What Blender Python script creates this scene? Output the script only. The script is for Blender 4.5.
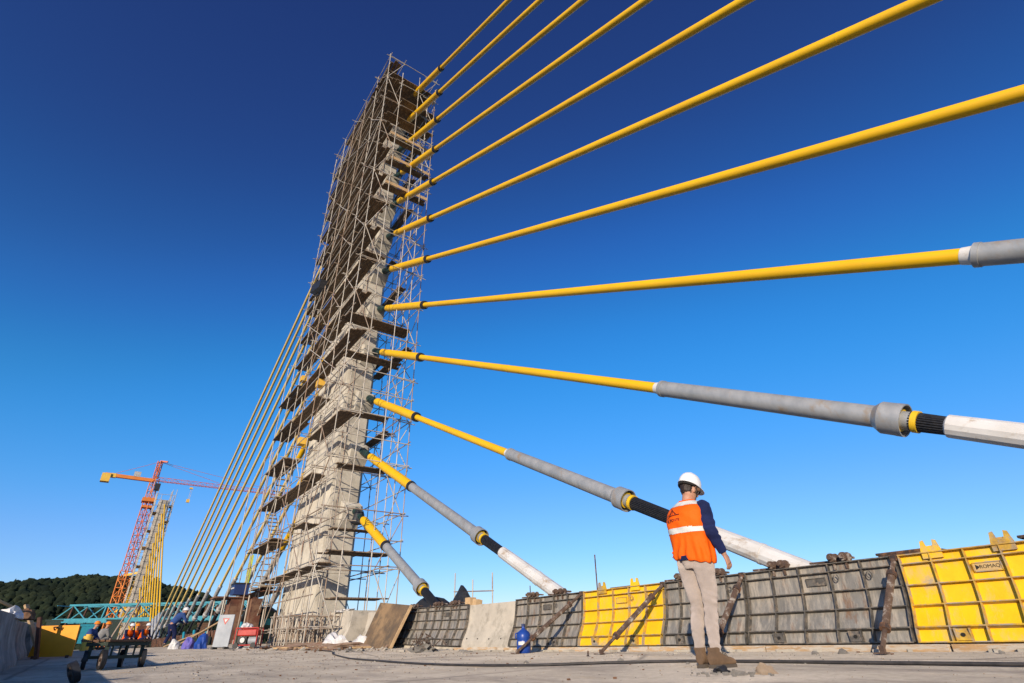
import bpy, bmesh, math, random
import numpy as np
from mathutils import Vector, Matrix, Quaternion, noise as mnoise
R = math.radians
random.seed(7)
rnd = random.random
def U(a, b): return a + (b - a) * random.random()

for o in list(bpy.data.objects): bpy.data.objects.remove(o)
SC = bpy.context.scene
COL = SC.collection

# ------------------------------------------------------------------ camera
# world: +y runs along the bridge, +x across it, z up, the lens stands at the origin
cam_d = bpy.data.cameras.new('camera'); cam = bpy.data.objects.new('camera', cam_d); COL.objects.link(cam)
cam_d.sensor_width = 36; cam_d.lens = 529.6 / 1024 * 36
cam_d.clip_start = .05; cam_d.clip_end = 6000
cam.matrix_world = Matrix.Rotation(-R(36.313), 4, 'Z') @ Matrix.Rotation(R(90 + 29.394), 4, 'X') @ Matrix.Rotation(-R(1.442), 4, 'Z')
SC.camera = cam
# ------------------------------------------------------------------ sky, sun, exposure
SUN_EL, SUN_HEAD = 14.5, 52.0            # elevation; heading (clockwise from +y) TOWARDS which shadows fall
w = bpy.data.worlds.new("World"); SC.world = w; w.use_nodes = True
nt = w.node_tree; nt.nodes.clear()
sky = nt.nodes.new('ShaderNodeTexSky'); sky.sky_type = 'NISHITA'; sky.sun_disc = False
sky.sun_elevation = R(SUN_EL); sky.sun_rotation = R(SUN_HEAD + 180)
sky.altitude = 0; sky.air_density = 1.0; sky.dust_density = .35; sky.ozone_density = 4.0
hs = nt.nodes.new('ShaderNodeHueSaturation'); hs.inputs['Saturation'].default_value = 1.18; hs.inputs['Value'].default_value = 1.0
bg = nt.nodes.new('ShaderNodeBackground'); bg.inputs['Strength'].default_value = .15
wo = nt.nodes.new('ShaderNodeOutputWorld')
# contrast of the clear polarised sky: one tone curve per channel on the Nishita colour
KE = .15 * 2 ** .35
sc_in = nt.nodes.new('ShaderNodeVectorMath'); sc_in.operation = 'SCALE'; sc_in.inputs['Scale'].default_value = KE
crv = nt.nodes.new('ShaderNodeRGBCurve')
sc_out = nt.nodes.new('ShaderNodeVectorMath'); sc_out.operation = 'SCALE'; sc_out.inputs['Scale'].default_value = 1 / KE
PTS = [[(0, 0), (.025, .0165), (.036, .020), (.045, .024), (.063, .030), (.12, .075), (.25, .20), (.40, .30), (1, .8)],
       [(0, 0), (.125, .053), (.165, .093), (.202, .144), (.283, .262), (.40, .36), (.60, .48), (.75, .58), (1, .75)],
       [(0, 0), (.328, .212), (.418, .332), (.503, .491), (.60, .63), (.686, .755), (.85, .90), (1, 1.0)]]
for ci, pl in enumerate(PTS):
    cv = crv.mapping.curves[ci]; cv.points[0].location = pl[0]; cv.points[1].location = pl[-1]
    for q_ in pl[1:-1]: cv.points.new(*q_)
crv.mapping.update()
nt.links.new(sky.outputs[0], hs.inputs['Color']); nt.links.new(hs.outputs[0], sc_in.inputs[0]); nt.links.new(sc_in.outputs[0], crv.inputs['Color'])
nt.links.new(crv.outputs[0], sc_out.inputs[0]); nt.links.new(sc_out.outputs[0], bg.inputs[0]); nt.links.new(bg.outputs[0], wo.inputs[0])
sun_d = bpy.data.lights.new('sun', 'SUN'); sun_d.energy = 3.75; sun_d.angle = R(.5); sun_d.color = (1, .87, .70)
sun = bpy.data.objects.new('sun', sun_d); COL.objects.link(sun)
hd = R(SUN_HEAD); el = R(SUN_EL)
sdir = Vector((math.sin(hd) * math.cos(el), math.cos(hd) * math.cos(el), -math.sin(el)))
sun.rotation_euler = sdir.to_track_quat('-Z', 'Y').to_euler()
SC.view_settings.view_transform = 'Standard'; SC.view_settings.look = 'None'
SC.view_settings.exposure = 0.35; SC.view_settings.gamma = 1
SC.view_settings.use_curve_mapping = False

# ------------------------------------------------------------------ materials
def mat(name, c1, c2=None, scale=4, rough=.7, metal=0, c3=None, s3=2, amt3=.25, bump=0, bscale=30, stretch=(1, 1, 1), spec=.4, detail=8, contrast=(.35, .65), c4=None, s4=5, st4=(1, 1, 1), t4=.5, a4=.7):
    m = bpy.data.materials.new(name); m.use_nodes = True
    t = m.node_tree; n = t.nodes; l = t.links; b = n['Principled BSDF']
    b.inputs['Roughness'].default_value = rough; b.inputs['Metallic'].default_value = metal
    b.inputs['Specular IOR Level'].default_value = spec
    b.inputs['Base Color'].default_value = (*c1, 1)
    if rough >= .8: b.inputs['Diffuse Roughness'].default_value = .8
    tc = n.new('ShaderNodeTexCoord'); mp = n.new('ShaderNodeMapping'); mp.inputs['Scale'].default_value = stretch
    l.new(tc.outputs['Object'], mp.inputs[0])
    out = None
    if c2:
        nz = n.new('ShaderNodeTexNoise'); nz.inputs['Scale'].default_value = scale; nz.inputs['Detail'].default_value = detail
        nz.inputs['Roughness'].default_value = .62
        l.new(mp.outputs[0], nz.inputs['Vector'])
        rp = n.new('ShaderNodeValToRGB'); rp.color_ramp.elements[0].position = contrast[0]; rp.color_ramp.elements[1].position = contrast[1]
        rp.color_ramp.elements[0].color = (*c1, 1); rp.color_ramp.elements[1].color = (*c2, 1)
        l.new(nz.outputs['Fac'], rp.inputs[0]); out = rp.outputs[0]
        rr = n.new('ShaderNodeMapRange'); rr.inputs['To Min'].default_value = max(.05, rough - .12); rr.inputs['To Max'].default_value = min(1, rough + .12)
        l.new(nz.outputs['Fac'], rr.inputs['Value']); l.new(rr.outputs[0], b.inputs['Roughness'])
    if c3:
        n3 = n.new('ShaderNodeTexNoise'); n3.inputs['Scale'].default_value = s3; n3.inputs['Detail'].default_value = 10; n3.inputs['Roughness'].default_value = .7
        l.new(mp.outputs[0], n3.inputs['Vector'])
        r3 = n.new('ShaderNodeValToRGB'); r3.color_ramp.elements[0].position = 1 - amt3 - .32; r3.color_ramp.elements[1].position = 1 - amt3 - .2
        l.new(n3.outputs['Fac'], r3.inputs[0])
        mx = n.new('ShaderNodeMix'); mx.data_type = 'RGBA'
        l.new(r3.outputs[0], mx.inputs['Factor'])
        if out: l.new(out, mx.inputs[6])
        else: mx.inputs[6].default_value = (*c1, 1)
        mx.inputs[7].default_value = (*c3, 1); out = mx.outputs[2]
    if c4:
        m4 = n.new('ShaderNodeMapping'); m4.inputs['Scale'].default_value = st4; l.new(tc.outputs['Object'], m4.inputs[0])
        n4 = n.new('ShaderNodeTexNoise'); n4.inputs['Scale'].default_value = s4; n4.inputs['Detail'].default_value = 12; n4.inputs['Roughness'].default_value = .78
        l.new(m4.outputs[0], n4.inputs['Vector'])
        r4 = n.new('ShaderNodeMapRange'); r4.inputs['From Min'].default_value = t4; r4.inputs['From Max'].default_value = t4 + .16; r4.inputs['To Max'].default_value = a4
        l.new(n4.outputs['Fac'], r4.inputs['Value'])
        mx = n.new('ShaderNodeMix'); mx.data_type = 'RGBA'; l.new(r4.outputs[0], mx.inputs['Factor']); l.new(out, mx.inputs[6]); mx.inputs[7].default_value = (*c4, 1); out = mx.outputs[2]
    if out: l.new(out, b.inputs['Base Color'])
    if bump:
        nb = n.new('ShaderNodeTexNoise'); nb.inputs['Scale'].default_value = bscale; nb.inputs['Detail'].default_value = 6
        l.new(mp.outputs[0], nb.inputs['Vector'])
        bp = n.new('ShaderNodeBump'); bp.inputs['Strength'].default_value = bump; bp.inputs['Distance'].default_value = .02
        l.new(nb.outputs['Fac'], bp.inputs['Height']); l.new(bp.outputs[0], b.inputs['Normal'])
    return m
M = {}
M['ypale'] = mat('pale_yellow_hdpe', (.74, .53, .16), (.64, .46, .16), .6, .6, 0, spec=.3, detail=3)  # paler version of the yellow duct plastic, for the far side stays
M['yduct'] = mat('yellow_hdpe', (.84, .48, .006), (.76, .42, .006), .6, .45, 0, spec=.4, detail=3, c4=(.48, .30, .06), s4=1.3, t4=.56, a4=.35)
M['ypaint'] = mat('yellow_paint', (.90, .56, .006), (.86, .48, .005), 3.5, .5, 0, c3=(.46, .36, .22), s3=2.3, amt3=.12, bump=.12, bscale=20, c4=(.52, .42, .25), s4=4.5, st4=(1, 1.3, .5), t4=.52, a4=.55)
M['oform'] = mat('orange_yellow_paint', (.86, .34, .01), (.78, .29, .01), 3, .6)
M['yrib'] = mat('yellow_rib_paint', (.70, .42, .02), (.34, .20, .06), 9, .65, 0, c3=(.33, .28, .22), s3=6, amt3=.22)
M['yring'] = mat('yellow_ring', (.85, .52, .02), (.7, .42, .02), 6, .45)
M['galv'] = mat('galvanised_tube', (.30, .31, .31), (.40, .40, .39), 5, .5, .25, c3=(.34, .27, .20), s3=3, amt3=.12, stretch=(1, 1, .5))
M['galvw'] = mat('weathered_white_tube', (.36, .35, .33), (.50, .49, .46), 4, .55, .1, c3=(.3, .22, .15), s3=3, amt3=.15)
M['black'] = mat('black_rubber', (.012, .012, .014), (.03, .03, .032), 12, .55, c3=(.10, .09, .08), s3=9, amt3=.05)
M['strand'] = mat('black_strands', (.010, .010, .012), (.025, .024, .024), 20, .45)
M['green'] = mat('dark_green_steel', (.02, .06, .05), (.01, .025, .025), 6, .5)
M['white'] = mat('white_plastic', (.70, .68, .64), (.60, .57, .52), 3, .5, c3=(.42, .33, .24), s3=4, amt3=.14, stretch=(1, .6, 1))
M['conc'] = mat('pylon_concrete', (.56, .515, .43), (.45, .41, .34), 1.6, .85, bump=.3, bscale=12, c3=(.38, .345, .285), s3=1.1, amt3=.2, c4=(.30, .275, .235), s4=1.5, st4=(1, 1, .18), t4=.55, a4=.5, spec=.2)
M['conc2'] = mat('barrier_concrete', (.50, .45, .37), (.40, .36, .30), 2.2, .85, bump=.25, bscale=14, c3=(.30, .27, .22), s3=2, amt3=.18, spec=.2)
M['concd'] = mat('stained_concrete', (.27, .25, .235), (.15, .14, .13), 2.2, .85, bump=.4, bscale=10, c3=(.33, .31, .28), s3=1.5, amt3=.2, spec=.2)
M['steel'] = mat('form_steel', (.165, .155, .138), (.26, .242, .212), 3.5, .7, .0, c4=(.46, .40, .32), s4=4.5, st4=(1, 2.4, .4), t4=.46, a4=.8, c3=(.20, .125, .08), s3=3.4, amt3=.15, stretch=(1.5, 1.8, .55), bump=.2, bscale=18)
M['steelrib'] = mat('form_rib_steel', (.060, .056, .050), (.14, .125, .105), 9, .75, .0, c3=(.24, .19, .14), s3=11, amt3=.18)
M['rust'] = mat('rusted_steel', (.13, .055, .028), (.24, .12, .06), 9, .8, .05, c3=(.05, .035, .03), s3=8, amt3=.25, bump=.4, bscale=60)
M['rustp'] = mat('rusted_prop', (.07, .045, .034), (.15, .095, .065), 10, .8, .05, c3=(.40, .37, .33), s3=10, amt3=.14, bump=.4, bscale=60)
M['rustm'] = mat('rust_red_panel', (.13, .045, .025), (.075, .032, .022), 2, .8, 0, c3=(.2, .11, .065), s3=1.4, amt3=.2)
M['timber'] = mat('sill_timber', (.52, .33, .16), (.38, .24, .12), 3, .8, stretch=(6, .8, 6), c3=(.50, .44, .36), s3=5, amt3=.25, bump=.4, bscale=25)
M['plank'] = mat('scaffold_plank', (.14, .095, .062), (.24, .17, .11), 3, .85, stretch=(5, 1, 5), c3=(.38, .29, .19), s3=3, amt3=.15)
M['plankl'] = mat('new_plank', (.55, .38, .20), (.42, .28, .15), 3, .8, stretch=(3, 3, 3))
M['plywood'] = mat('worn_plywood', (.17, .11, .06), (.09, .068, .048), 1.8, .8, c3=(.26, .17, .09), s3=1.5, amt3=.2, bump=.3, bscale=18)
M['scaf'] = mat('scaffold_tube', (.56, .51, .43), (.42, .36, .28), .8, .5, .0, c3=(.25, .13, .07), s3=1.3, amt3=.14)
M['scafr'] = mat('scaffold_tube_rusty', (.30, .19, .12), (.44, .37, .29), 1.2, .65, .2)
M['crane'] = mat('crane_red', (.62, .15, .05), (.55, .12, .045), 1, .55)
M['craneo'] = mat('crane_orange', (.70, .22, .03), (.6, .17, .03), 1, .55)
M['craney'] = mat('crane_yellow', (.78, .48, .07), (.7, .4, .06), 1, .6)
M['teal'] = mat('teal_paint', (.025, .27, .33), (.02, .20, .26), 2, .55)
M['redp'] = mat('red_paint', (.50, .03, .02), (.38, .025, .02), 5, .45)
M['grey'] = mat('grey_panel', (.36, .38, .40), (.29, .31, .33), 3, .5)
M['blue'] = mat('blue_plastic', (.02, .07, .33), (.015, .05, .25), 3, .35)
M['dblue'] = mat('dark_blue_plastic', (.015, .03, .10), (.02, .04, .14), 3, .5)
M['purple'] = mat('purple_blue_sheet', (.10, .12, .42), (.20, .13, .42), 4, .6)
M['dgreen'] = mat('dark_green_frame', (.025, .045, .03), (.04, .05, .035), 6, .6)
M['brown'] = mat('brown_boards', (.20, .10, .05), (.12, .065, .035), 5, .8)
M['sheetw'] = mat('white_sheeting', (.72, .70, .67), (.58, .55, .52), 6, .6, bump=.5, bscale=14)
M['soil'] = mat('red_brown_rubble', (.20, .11, .065), (.30, .22, .16), 5, .95, bump=.8, bscale=18)
M['debris'] = mat('grey_rubble', (.25, .23, .20), (.14, .125, .11), 7, .95, bump=.8, bscale=22)
M['stone'] = mat('tan_stone', (.36, .27, .18), (.27, .20, .14), 9, .9, bump=.5, bscale=30)
M['helmet'] = mat('helmet_shell', (.80, .79, .76), (.76, .75, .72), 6, .32)
M['helmeto'] = mat('orange_helmet', (.85, .25, .02), None, rough=.35)
M['skin'] = mat('skin', (.50, .27, .17), (.44, .22, .14), 12, .55)
M['hair'] = mat('dark_hair', (.018, .011, .008), (.035, .02, .014), 40, .6, stretch=(1, 1, .3))
M['vest'] = mat('orange_vest', (.92, .135, .004), (.86, .11, .003), 5, .75, bump=.25, bscale=26, spec=.2)
M['band'] = mat('reflective_band', (.72, .70, .64), (.62, .60, .54), 8, .45)
M['navy'] = mat('navy_cloth', (.014, .022, .085), (.010, .015, .055), 7, .85, bump=.3, bscale=24, spec=.2)
M['khaki'] = mat('stone_trousers', (.46, .39, .345), (.38, .32, .28), 6, .9, bump=.35, bscale=26, spec=.15)
M['boot'] = mat('suede_boot', (.17, .105, .06), (.12, .075, .045), 12, .9, bump=.3, bscale=60)
M['sole'] = mat('boot_sole', (.07, .055, .045), (.10, .08, .06), 10, .85)
M['ink'] = mat('print_ink', (.16, .02, .01), None, rough=.8)
M['inkd'] = mat('dark_ink', (.02, .018, .015), None, rough=.8)
M['tag'] = mat('name_plate', (.62, .42, .17), (.5, .34, .15), 10, .6)
M['bluecloth'] = mat('blue_workwear', (.03, .08, .26), (.025, .06, .2), 6, .85)
M['greycloth'] = mat('grey_workwear', (.30, .29, .27), (.22, .21, .2), 6, .9)
M['limeb'] = mat('lime_net', (.55, .62, .06), (.45, .5, .08), 4, .8)
M['hose'] = mat('black_hose', (.03, .028, .026), (.07, .06, .055), 8, .6)

# water, land
def water_mat():
    m = mat('lagoon_water', (.02, .045, .06), (.03, .06, .07), .05, .12, bump=.3, bscale=.8, spec=.5); return m
M['water'] = water_mat()
M['leafy'] = mat('forest_leaves', (.008, .013, .009), (.020, .030, .016), .035, .95, c3=(.028, .036, .018), s3=.05, amt3=.2, spec=.1, bump=.8, bscale=.4)
M['hill'] = mat('hill_ground', (.015, .022, .010), (.025, .03, .014), .02, 1, spec=.1)

# deck concrete: pours, stains, tyre dust, slurry spots, cracks
def deck_mat():
    m = bpy.data.materials.new('deck_concrete'); m.use_nodes = True
    t = m.node_tree; n = t.nodes; l = t.links; b = n['Principled BSDF']
    b.inputs['Roughness'].default_value = .92; b.inputs['Specular IOR Level'].default_value = .12; b.inputs['Diffuse Roughness'].default_value = 1.0
    tc = n.new('ShaderNodeTexCoord')
    def nz(sc, det=10, rg=.65, st=(1, 1, 1)):
        mp = n.new('ShaderNodeMapping'); mp.inputs['Scale'].default_value = st; l.new(tc.outputs['Object'], mp.inputs[0])
        q = n.new('ShaderNodeTexNoise'); q.inputs['Scale'].default_value = sc; q.inputs['Detail'].default_value = det; q.inputs['Roughness'].default_value = rg
        l.new(mp.outputs[0], q.inputs['Vector']); return q
    def ramp(src, p0, p1, c0, c1):
        r = n.new('ShaderNodeValToRGB'); r.color_ramp.elements[0].position = p0; r.color_ramp.elements[1].position = p1
        r.color_ramp.elements[0].color = (*c0, 1); r.color_ramp.elements[1].color = (*c1, 1); l.new(src, r.inputs[0]); return r
    def mix(f, a, bb, mode='MIX'):
        x = n.new('ShaderNodeMix'); x.data_type = 'RGBA'; x.blend_type = mode
        if isinstance(f, float): x.inputs['Factor'].default_value = f
        else: l.new(f, x.inputs['Factor'])
        l.new(a, x.inputs[6])
        if isinstance(bb, tuple): x.inputs[7].default_value = (*bb, 1)
        else: l.new(bb, x.inputs[7])
        return x.outputs[2]
    base = ramp(nz(.55, 12, .7).outputs['Fac'], .3, .7, (.32, .28, .228), (.57, .50, .41)).outputs[0]
    fine = ramp(nz(14, 12, .75).outputs['Fac'], .3, .75, (.70, .69, .68), (1.18, 1.16, 1.13)).outputs[0]
    c = mix(.9, base, fine, 'MULTIPLY')
    dark = ramp(nz(1.6, 10, .7, (1, .35, 1)).outputs['Fac'], .51, .66, (0, 0, 0), (1, 1, 1)).outputs[0]
    c = mix(dark, c, (.25, .215, .18))
    slur = ramp(nz(3.2, 12, .75).outputs['Fac'], .64, .70, (0, 0, 0), (1, 1, 1)).outputs[0]
    c = mix(slur, c, (.56, .51, .43))
    tan = ramp(nz(.9, 8, .7, (1.2, .5, 1)).outputs['Fac'], .6, .74, (0, 0, 0), (1, 1, 1)).outputs[0]
    c = mix(tan, c, (.44, .33, .22))
    spots = ramp(nz(26, 4, .5).outputs['Fac'], .70, .74, (0, 0, 0), (1, 1, 1)).outputs[0]
    c = mix(spots, c, (.12, .10, .085))
    vo = n.new('ShaderNodeTexVoronoi'); vo.feature = 'DISTANCE_TO_EDGE'; vo.inputs['Scale'].default_value = .16
    ad = n.new('ShaderNodeMixRGB'); ad.inputs[0].default_value = .12; l.new(tc.outputs['Object'], ad.inputs[1]); l.new(nz(1.2).outputs['Color'], ad.inputs[2]); l.new(ad.outputs[0], vo.inputs['Vector'])
    ck = ramp(vo.outputs['Distance'], .0015, .006, (1, 1, 1), (0, 0, 0)).outputs[0]
    c = mix(ck, c, (.22, .19, .16))
    l.new(c, b.inputs['Base Color'])
    b1 = nz(20, 10, .7); b2 = nz(3, 6, .6)
    am = n.new('ShaderNodeMath'); am.operation = 'ADD'; l.new(b1.outputs['Fac'], am.inputs[0]); l.new(b2.outputs['Fac'], am.inputs[1])
    bp = n.new('ShaderNodeBump'); bp.inputs['Strength'].default_value = .6; bp.inputs['Distance'].default_value = .03
    l.new(am.outputs[0], bp.inputs['Height']); l.new(bp.outputs[0], b.inputs['Normal'])
    return m
M['deck'] = deck_mat()

# ------------------------------------------------------------------ mesh helpers
class MB:
    def __init__(s): s.v = []; s.f = []; s.mi = []; s.sm = []
    def add(s, vs, fs, mi=0, smooth=False):
        o = len(s.v); s.v += [tuple(p) for p in vs]
        for f in fs: s.f.append([i + o for i in f]); s.mi.append(mi); s.sm.append(smooth)
    def box(s, c, size, rot=None, mi=0):
        x, y, z = [d / 2 for d in size]
        vs = [Vector((sx * x, sy * y, sz * z)) for sx in (-1, 1) for sy in (-1, 1) for sz in (-1, 1)]
        if rot is not None: vs = [rot @ p for p in vs]
        s.add([p + Vector(c) for p in vs], [(0, 1, 3, 2), (4, 6, 7, 5), (0, 4, 5, 1), (2, 3, 7, 6), (0, 2, 6, 4), (1, 5, 7, 3)], mi)
    def beam(s, a, b, w, h, up=(0, 0, 1), mi=0):
        a = Vector(a); b = Vector(b); d = b - a; L = d.length; y = d / L
        x = y.cross(Vector(up));
        if x.length < 1e-4: x = y.cross(Vector((1, 0, 0)))
        x.normalize(); z = x.cross(y)
        m = Matrix((x, y, z)).transposed()
        s.box((a + b) / 2, (w, L, h), m, mi)
    def tube(s, a, b, r, r2=None, n=8, cap=True, mi=0, smooth=True, inner=None):
        a = Vector(a); b = Vector(b); r2 = r if r2 is None else r2
        d = (b - a).normalized(); x = d.cross(Vector((0, 0, 1)))
        if x.length < 1e-3: x = Vector((1, 0, 0))
        x.normalize(); y = d.cross(x)
        vs = []
        for c, rr in ((a, r), (b, r2)):
            for i in range(n):
                t = 2 * math.pi * i / n; vs.append(c + x * math.cos(t) * rr + y * math.sin(t) * rr)
        s.add(vs, [(i, (i + 1) % n, n + (i + 1) % n, n + i) for i in range(n)], mi, smooth)
        if cap:
            s.add(vs[:n], [tuple(range(n))[::-1]], mi); s.add(vs[n:], [tuple(range(n))], mi)
    def pipe(s, a, b, ro, ri, n=24, mi=0):      # hollow pipe
        a = Vector(a); b = Vector(b)
        d = (b - a).normalized(); x = d.cross(Vector((0, 0, 1))).normalized(); y = d.cross(x)
        rings = [(a, ro), (b, ro), (b, ri), (a, ri)]; vs = []
        for c, rr in rings:
            for i in range(n):
                t = 2 * math.pi * i / n; vs.append(c + x * math.cos(t) * rr + y * math.sin(t) * rr)
        fs = []
        for k in range(4):
            o = k * n; q = ((k + 1) % 4) * n
            s.add(vs[o:o + n] + vs[q:q + n], [(i, (i + 1) % n, n + (i + 1) % n, n + i) for i in range(n)], mi, k % 2 == 0)
    def loft(s, rings, closed_ends=True, mi=0, smooth=True):
        n = len(rings[0]); vs = [p for r in rings for p in r]; fs = []
        for k in range(len(rings) - 1):
            o = k * n; q = o + n
            fs += [(o + i, o + (i + 1) % n, q + (i + 1) % n, q + i) for i in range(n)]
        s.add(vs, fs, mi, smooth)
        if closed_ends:
            s.add(rings[0], [tuple(range(n))[::-1]], mi, smooth); s.add(rings[-1], [tuple(range(n))], mi, smooth)
    def path(s, pts, r, n=8, mi=0):
        pts = [Vector(p) for p in pts]; rings = []
        x = None
        for i, p in enumerate(pts):
            d = (pts[min(i + 1, len(pts) - 1)] - pts[max(i - 1, 0)]).normalized()
            if x is None:
                x = d.cross(Vector((0, 0, 1)))
                if x.length < 1e-3: x = Vector((1, 0, 0))
            x = (x - d * x.dot(d)).normalized(); y = d.cross(x)
            rr = r[i] if isinstance(r, (list, tuple)) else r
            rx, ry = rr if isinstance(rr, (list, tuple)) else (rr, rr)
            rings.append([p + x * math.cos(2 * math.pi * k / n) * rx + y * math.sin(2 * math.pi * k / n) * ry for k in range(n)])
        s.loft(rings, True, mi)
    def ell(s, c, r, nu=14, nv=9, rot=None, mi=0):
        rings = []
        for j in range(1, nv):
            ph = math.pi * j / nv; ring = []
            for i in range(nu):
                th = 2 * math.pi * i / nu
                p = Vector((r[0] * math.sin(ph) * math.cos(th), r[1] * math.sin(ph) * math.sin(th), -r[2] * math.cos(ph)))
                if rot is not None: p = rot @ p
                ring.append(p + Vector(c))
            rings.append(ring)
        s.loft(rings, True, mi)
    def build(s, name, mats, parent=None, smooth=None):
        me = bpy.data.meshes.new(name); me.from_pydata(s.v, [], s.f)
        for m in (mats if isinstance(mats, (list, tuple)) else [mats]): me.materials.append(m)
        me.polygons.foreach_set('material_index', s.mi)
        me.polygons.foreach_set('use_smooth', s.sm if smooth is None else [smooth] * len(s.f))
        me.update()
        o = bpy.data.objects.new(name, me); COL.objects.link(o)
        if parent is not None: link_to(o, parent)
        return o
def link_to(o, parent):
    o.parent = parent
    # meshes are written in world coordinates, so keep them there under a moved parent
    if parent.type == 'EMPTY': o.matrix_parent_inverse = Matrix.LocRotScale(parent.location, parent.rotation_euler, parent.scale).inverted()
def tag(o, label=None, cat=None, group=None, kind=None):
    if label: o['label'] = label
    if cat: o['category'] = cat
    if group: o['group'] = group
    if kind: o['kind'] = kind
    return o
def empty(name, loc, label=None, cat=None, group=None, rz=0):
    o = bpy.data.objects.new(name, None); COL.objects.link(o); o.location = loc; o.rotation_euler = (0, 0, rz)
    o.empty_display_size = .2
    tag(o, label, cat, group)
    return o
def copy_tree(o, parent=None, delta=None):
    c = o.copy(); COL.objects.link(c)
    if parent is not None: c.parent = parent
    for ch in list(o.children): copy_tree(ch, c)
    return c
def bevel(o, w=.006, seg=2):
    m = o.modifiers.new('bevel', 'BEVEL'); m.width = w; m.segments = seg; m.limit_method = 'ANGLE'; m.angle_limit = R(40)
    return o
def bake(o, smooth=True):
    bpy.context.view_layer.update()
    dg = bpy.context.evaluated_depsgraph_get()
    me = bpy.data.meshes.new_from_object(o.evaluated_get(dg))
    mats = [m for m in o.data.materials]
    o.modifiers.clear(); o.data = me
    if smooth: me.polygons.foreach_set('use_smooth', [True] * len(me.polygons))
    return o
def fuse(o, voxel, smooth_it=4, fac=.5):
    m = o.modifiers.new('r', 'REMESH'); m.mode = 'VOXEL'; m.voxel_size = voxel; m.use_smooth_shade = True
    if smooth_it:
        m2 = o.modifiers.new('s', 'SMOOTH'); m2.iterations = smooth_it; m2.factor = fac
    return bake(o)
def rough_up(o, amp, sc, along_normal=True, seed=0):
    me = o.data
    ns = [v.normal.copy() for v in me.vertices]
    for v, nn in zip(me.vertices, ns):
        p = v.co * sc + Vector((seed * 7.3, seed * 3.1, seed))
        v.co += nn * (mnoise.fractal(p, 1.0, 2.0, 3) * amp)
    me.update()
    return o
def blob(name, c, r, m, parent=None, amp=.25, sc=3, sub=3, seed=0):
    bm = bmesh.new(); bmesh.ops.create_icosphere(bm, subdivisions=sub, radius=1)
    for v in bm.verts:
        n_ = v.co.normalized(); k = 1 + amp * mnoise.fractal(v.co * sc + Vector((seed * 5.1, seed, 0)), 1, 2, 4)
        v.co = Vector((n_.x * r[0] * k, n_.y * r[1] * k, max(n_.z * r[2] * k, -.02))) + Vector(c)
    me = bpy.data.meshes.new(name); bm.to_mesh(me); bm.free(); me.materials.append(m)
    o = bpy.data.objects.new(name, me); COL.objects.link(o)
    if parent: link_to(o, parent)
    return o
def text(name, body, size, m, parent, mw, ext=.001):
    cu = bpy.data.curves.new(name, 'FONT'); cu.body = body; cu.size = size; cu.extrude = ext; cu.align_x = 'CENTER'; cu.align_y = 'CENTER'
    o = bpy.data.objects.new(name, cu); COL.objects.link(o); bpy.context.view_layer.update()
    dg = bpy.context.evaluated_depsgraph_get()
    me = bpy.data.meshes.new_from_object(o.evaluated_get(dg)); bpy.data.objects.remove(o)
    me.transform(mw); me.materials.clear(); me.materials.append(m)
    o = bpy.data.objects.new(name, me); COL.objects.link(o)
    if parent: link_to(o, parent)
    return o

def zg(x, y):
    t = min(max(0, y - 12), 18); return -.266 + .0165 * (min(x, 9) - 4.8) + .0200 * t - (.0200 * 1 if 0 else 0) * 0

# ------------------------------------------------------------------ STRUCTURE: deck, water, hills
def grid(name, xs, ys, zf, m, kind='structure'):
    vs = [(x, y, zf(x, y)) for y in ys for x in xs]; nx = len(xs)
    fs = [(j * nx + i, j * nx + i + 1, (j + 1) * nx + i + 1, (j + 1) * nx + i) for j in range(len(ys) - 1) for i in range(nx - 1)]
    b = MB(); b.add(vs, fs, 0, True); o = b.build(name, m); tag(o, kind=kind); return o
def deckz(x, y):
    return zg(x, y) + .006 * mnoise.noise(Vector((x * .8, y * .5, 0))) + .003 * mnoise.noise(Vector((x * 3, y * 3, 5)))
xs = np.concatenate([np.linspace(-2.2, 9.5, 90), np.linspace(9.7, 18, 12)])
ys = np.concatenate([np.linspace(-14, 0, 30), np.linspace(.15, 22, 150), np.linspace(22.5, 101, 90)])
deck = grid('bridge_deck', list(xs), list(ys), deckz, M['deck'])
tag(deck, label='rough stained concrete bridge deck under construction')
b = MB()   # box girder under the deck
for (y0, y1, z0, z1) in ((-14, 12, zg(4.8, 0), zg(4.8, 12)), (12, 30, zg(4.8, 12), zg(4.8, 30)), (30, 101, zg(4.8, 30), zg(4.8, 30))):
    pr = [(-2.2, -.30), (18, -.30), (18, -.6), (13.5, -.9), (12, -3.2), (4.5, -3.2), (3, -.9), (-2.2, -.6)]
    b.loft([[Vector((x, y, zz + z - .02)) for x, z in pr] for y, zz in ((y0, z0), (y1, z1))], True, 0, False)
tag(b.build('deck_girder', M['conc']), kind='structure')
b = MB()
b.loft([[Vector((x, y, z)) for x, z in [(-1, .15), (19, .15), (19, -.5), (13, -3), (5, -3), (-1, -.5)]] for y in (140, 330)], True, 0, False)
tag(b.build('far_deck', M['conc']), kind='structure')
wsh = grid('water', list(np.linspace(-5000, 5000, 30)), list(np.linspace(-5000, 5000, 30)), lambda x, y: -16, M['water'])

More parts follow.
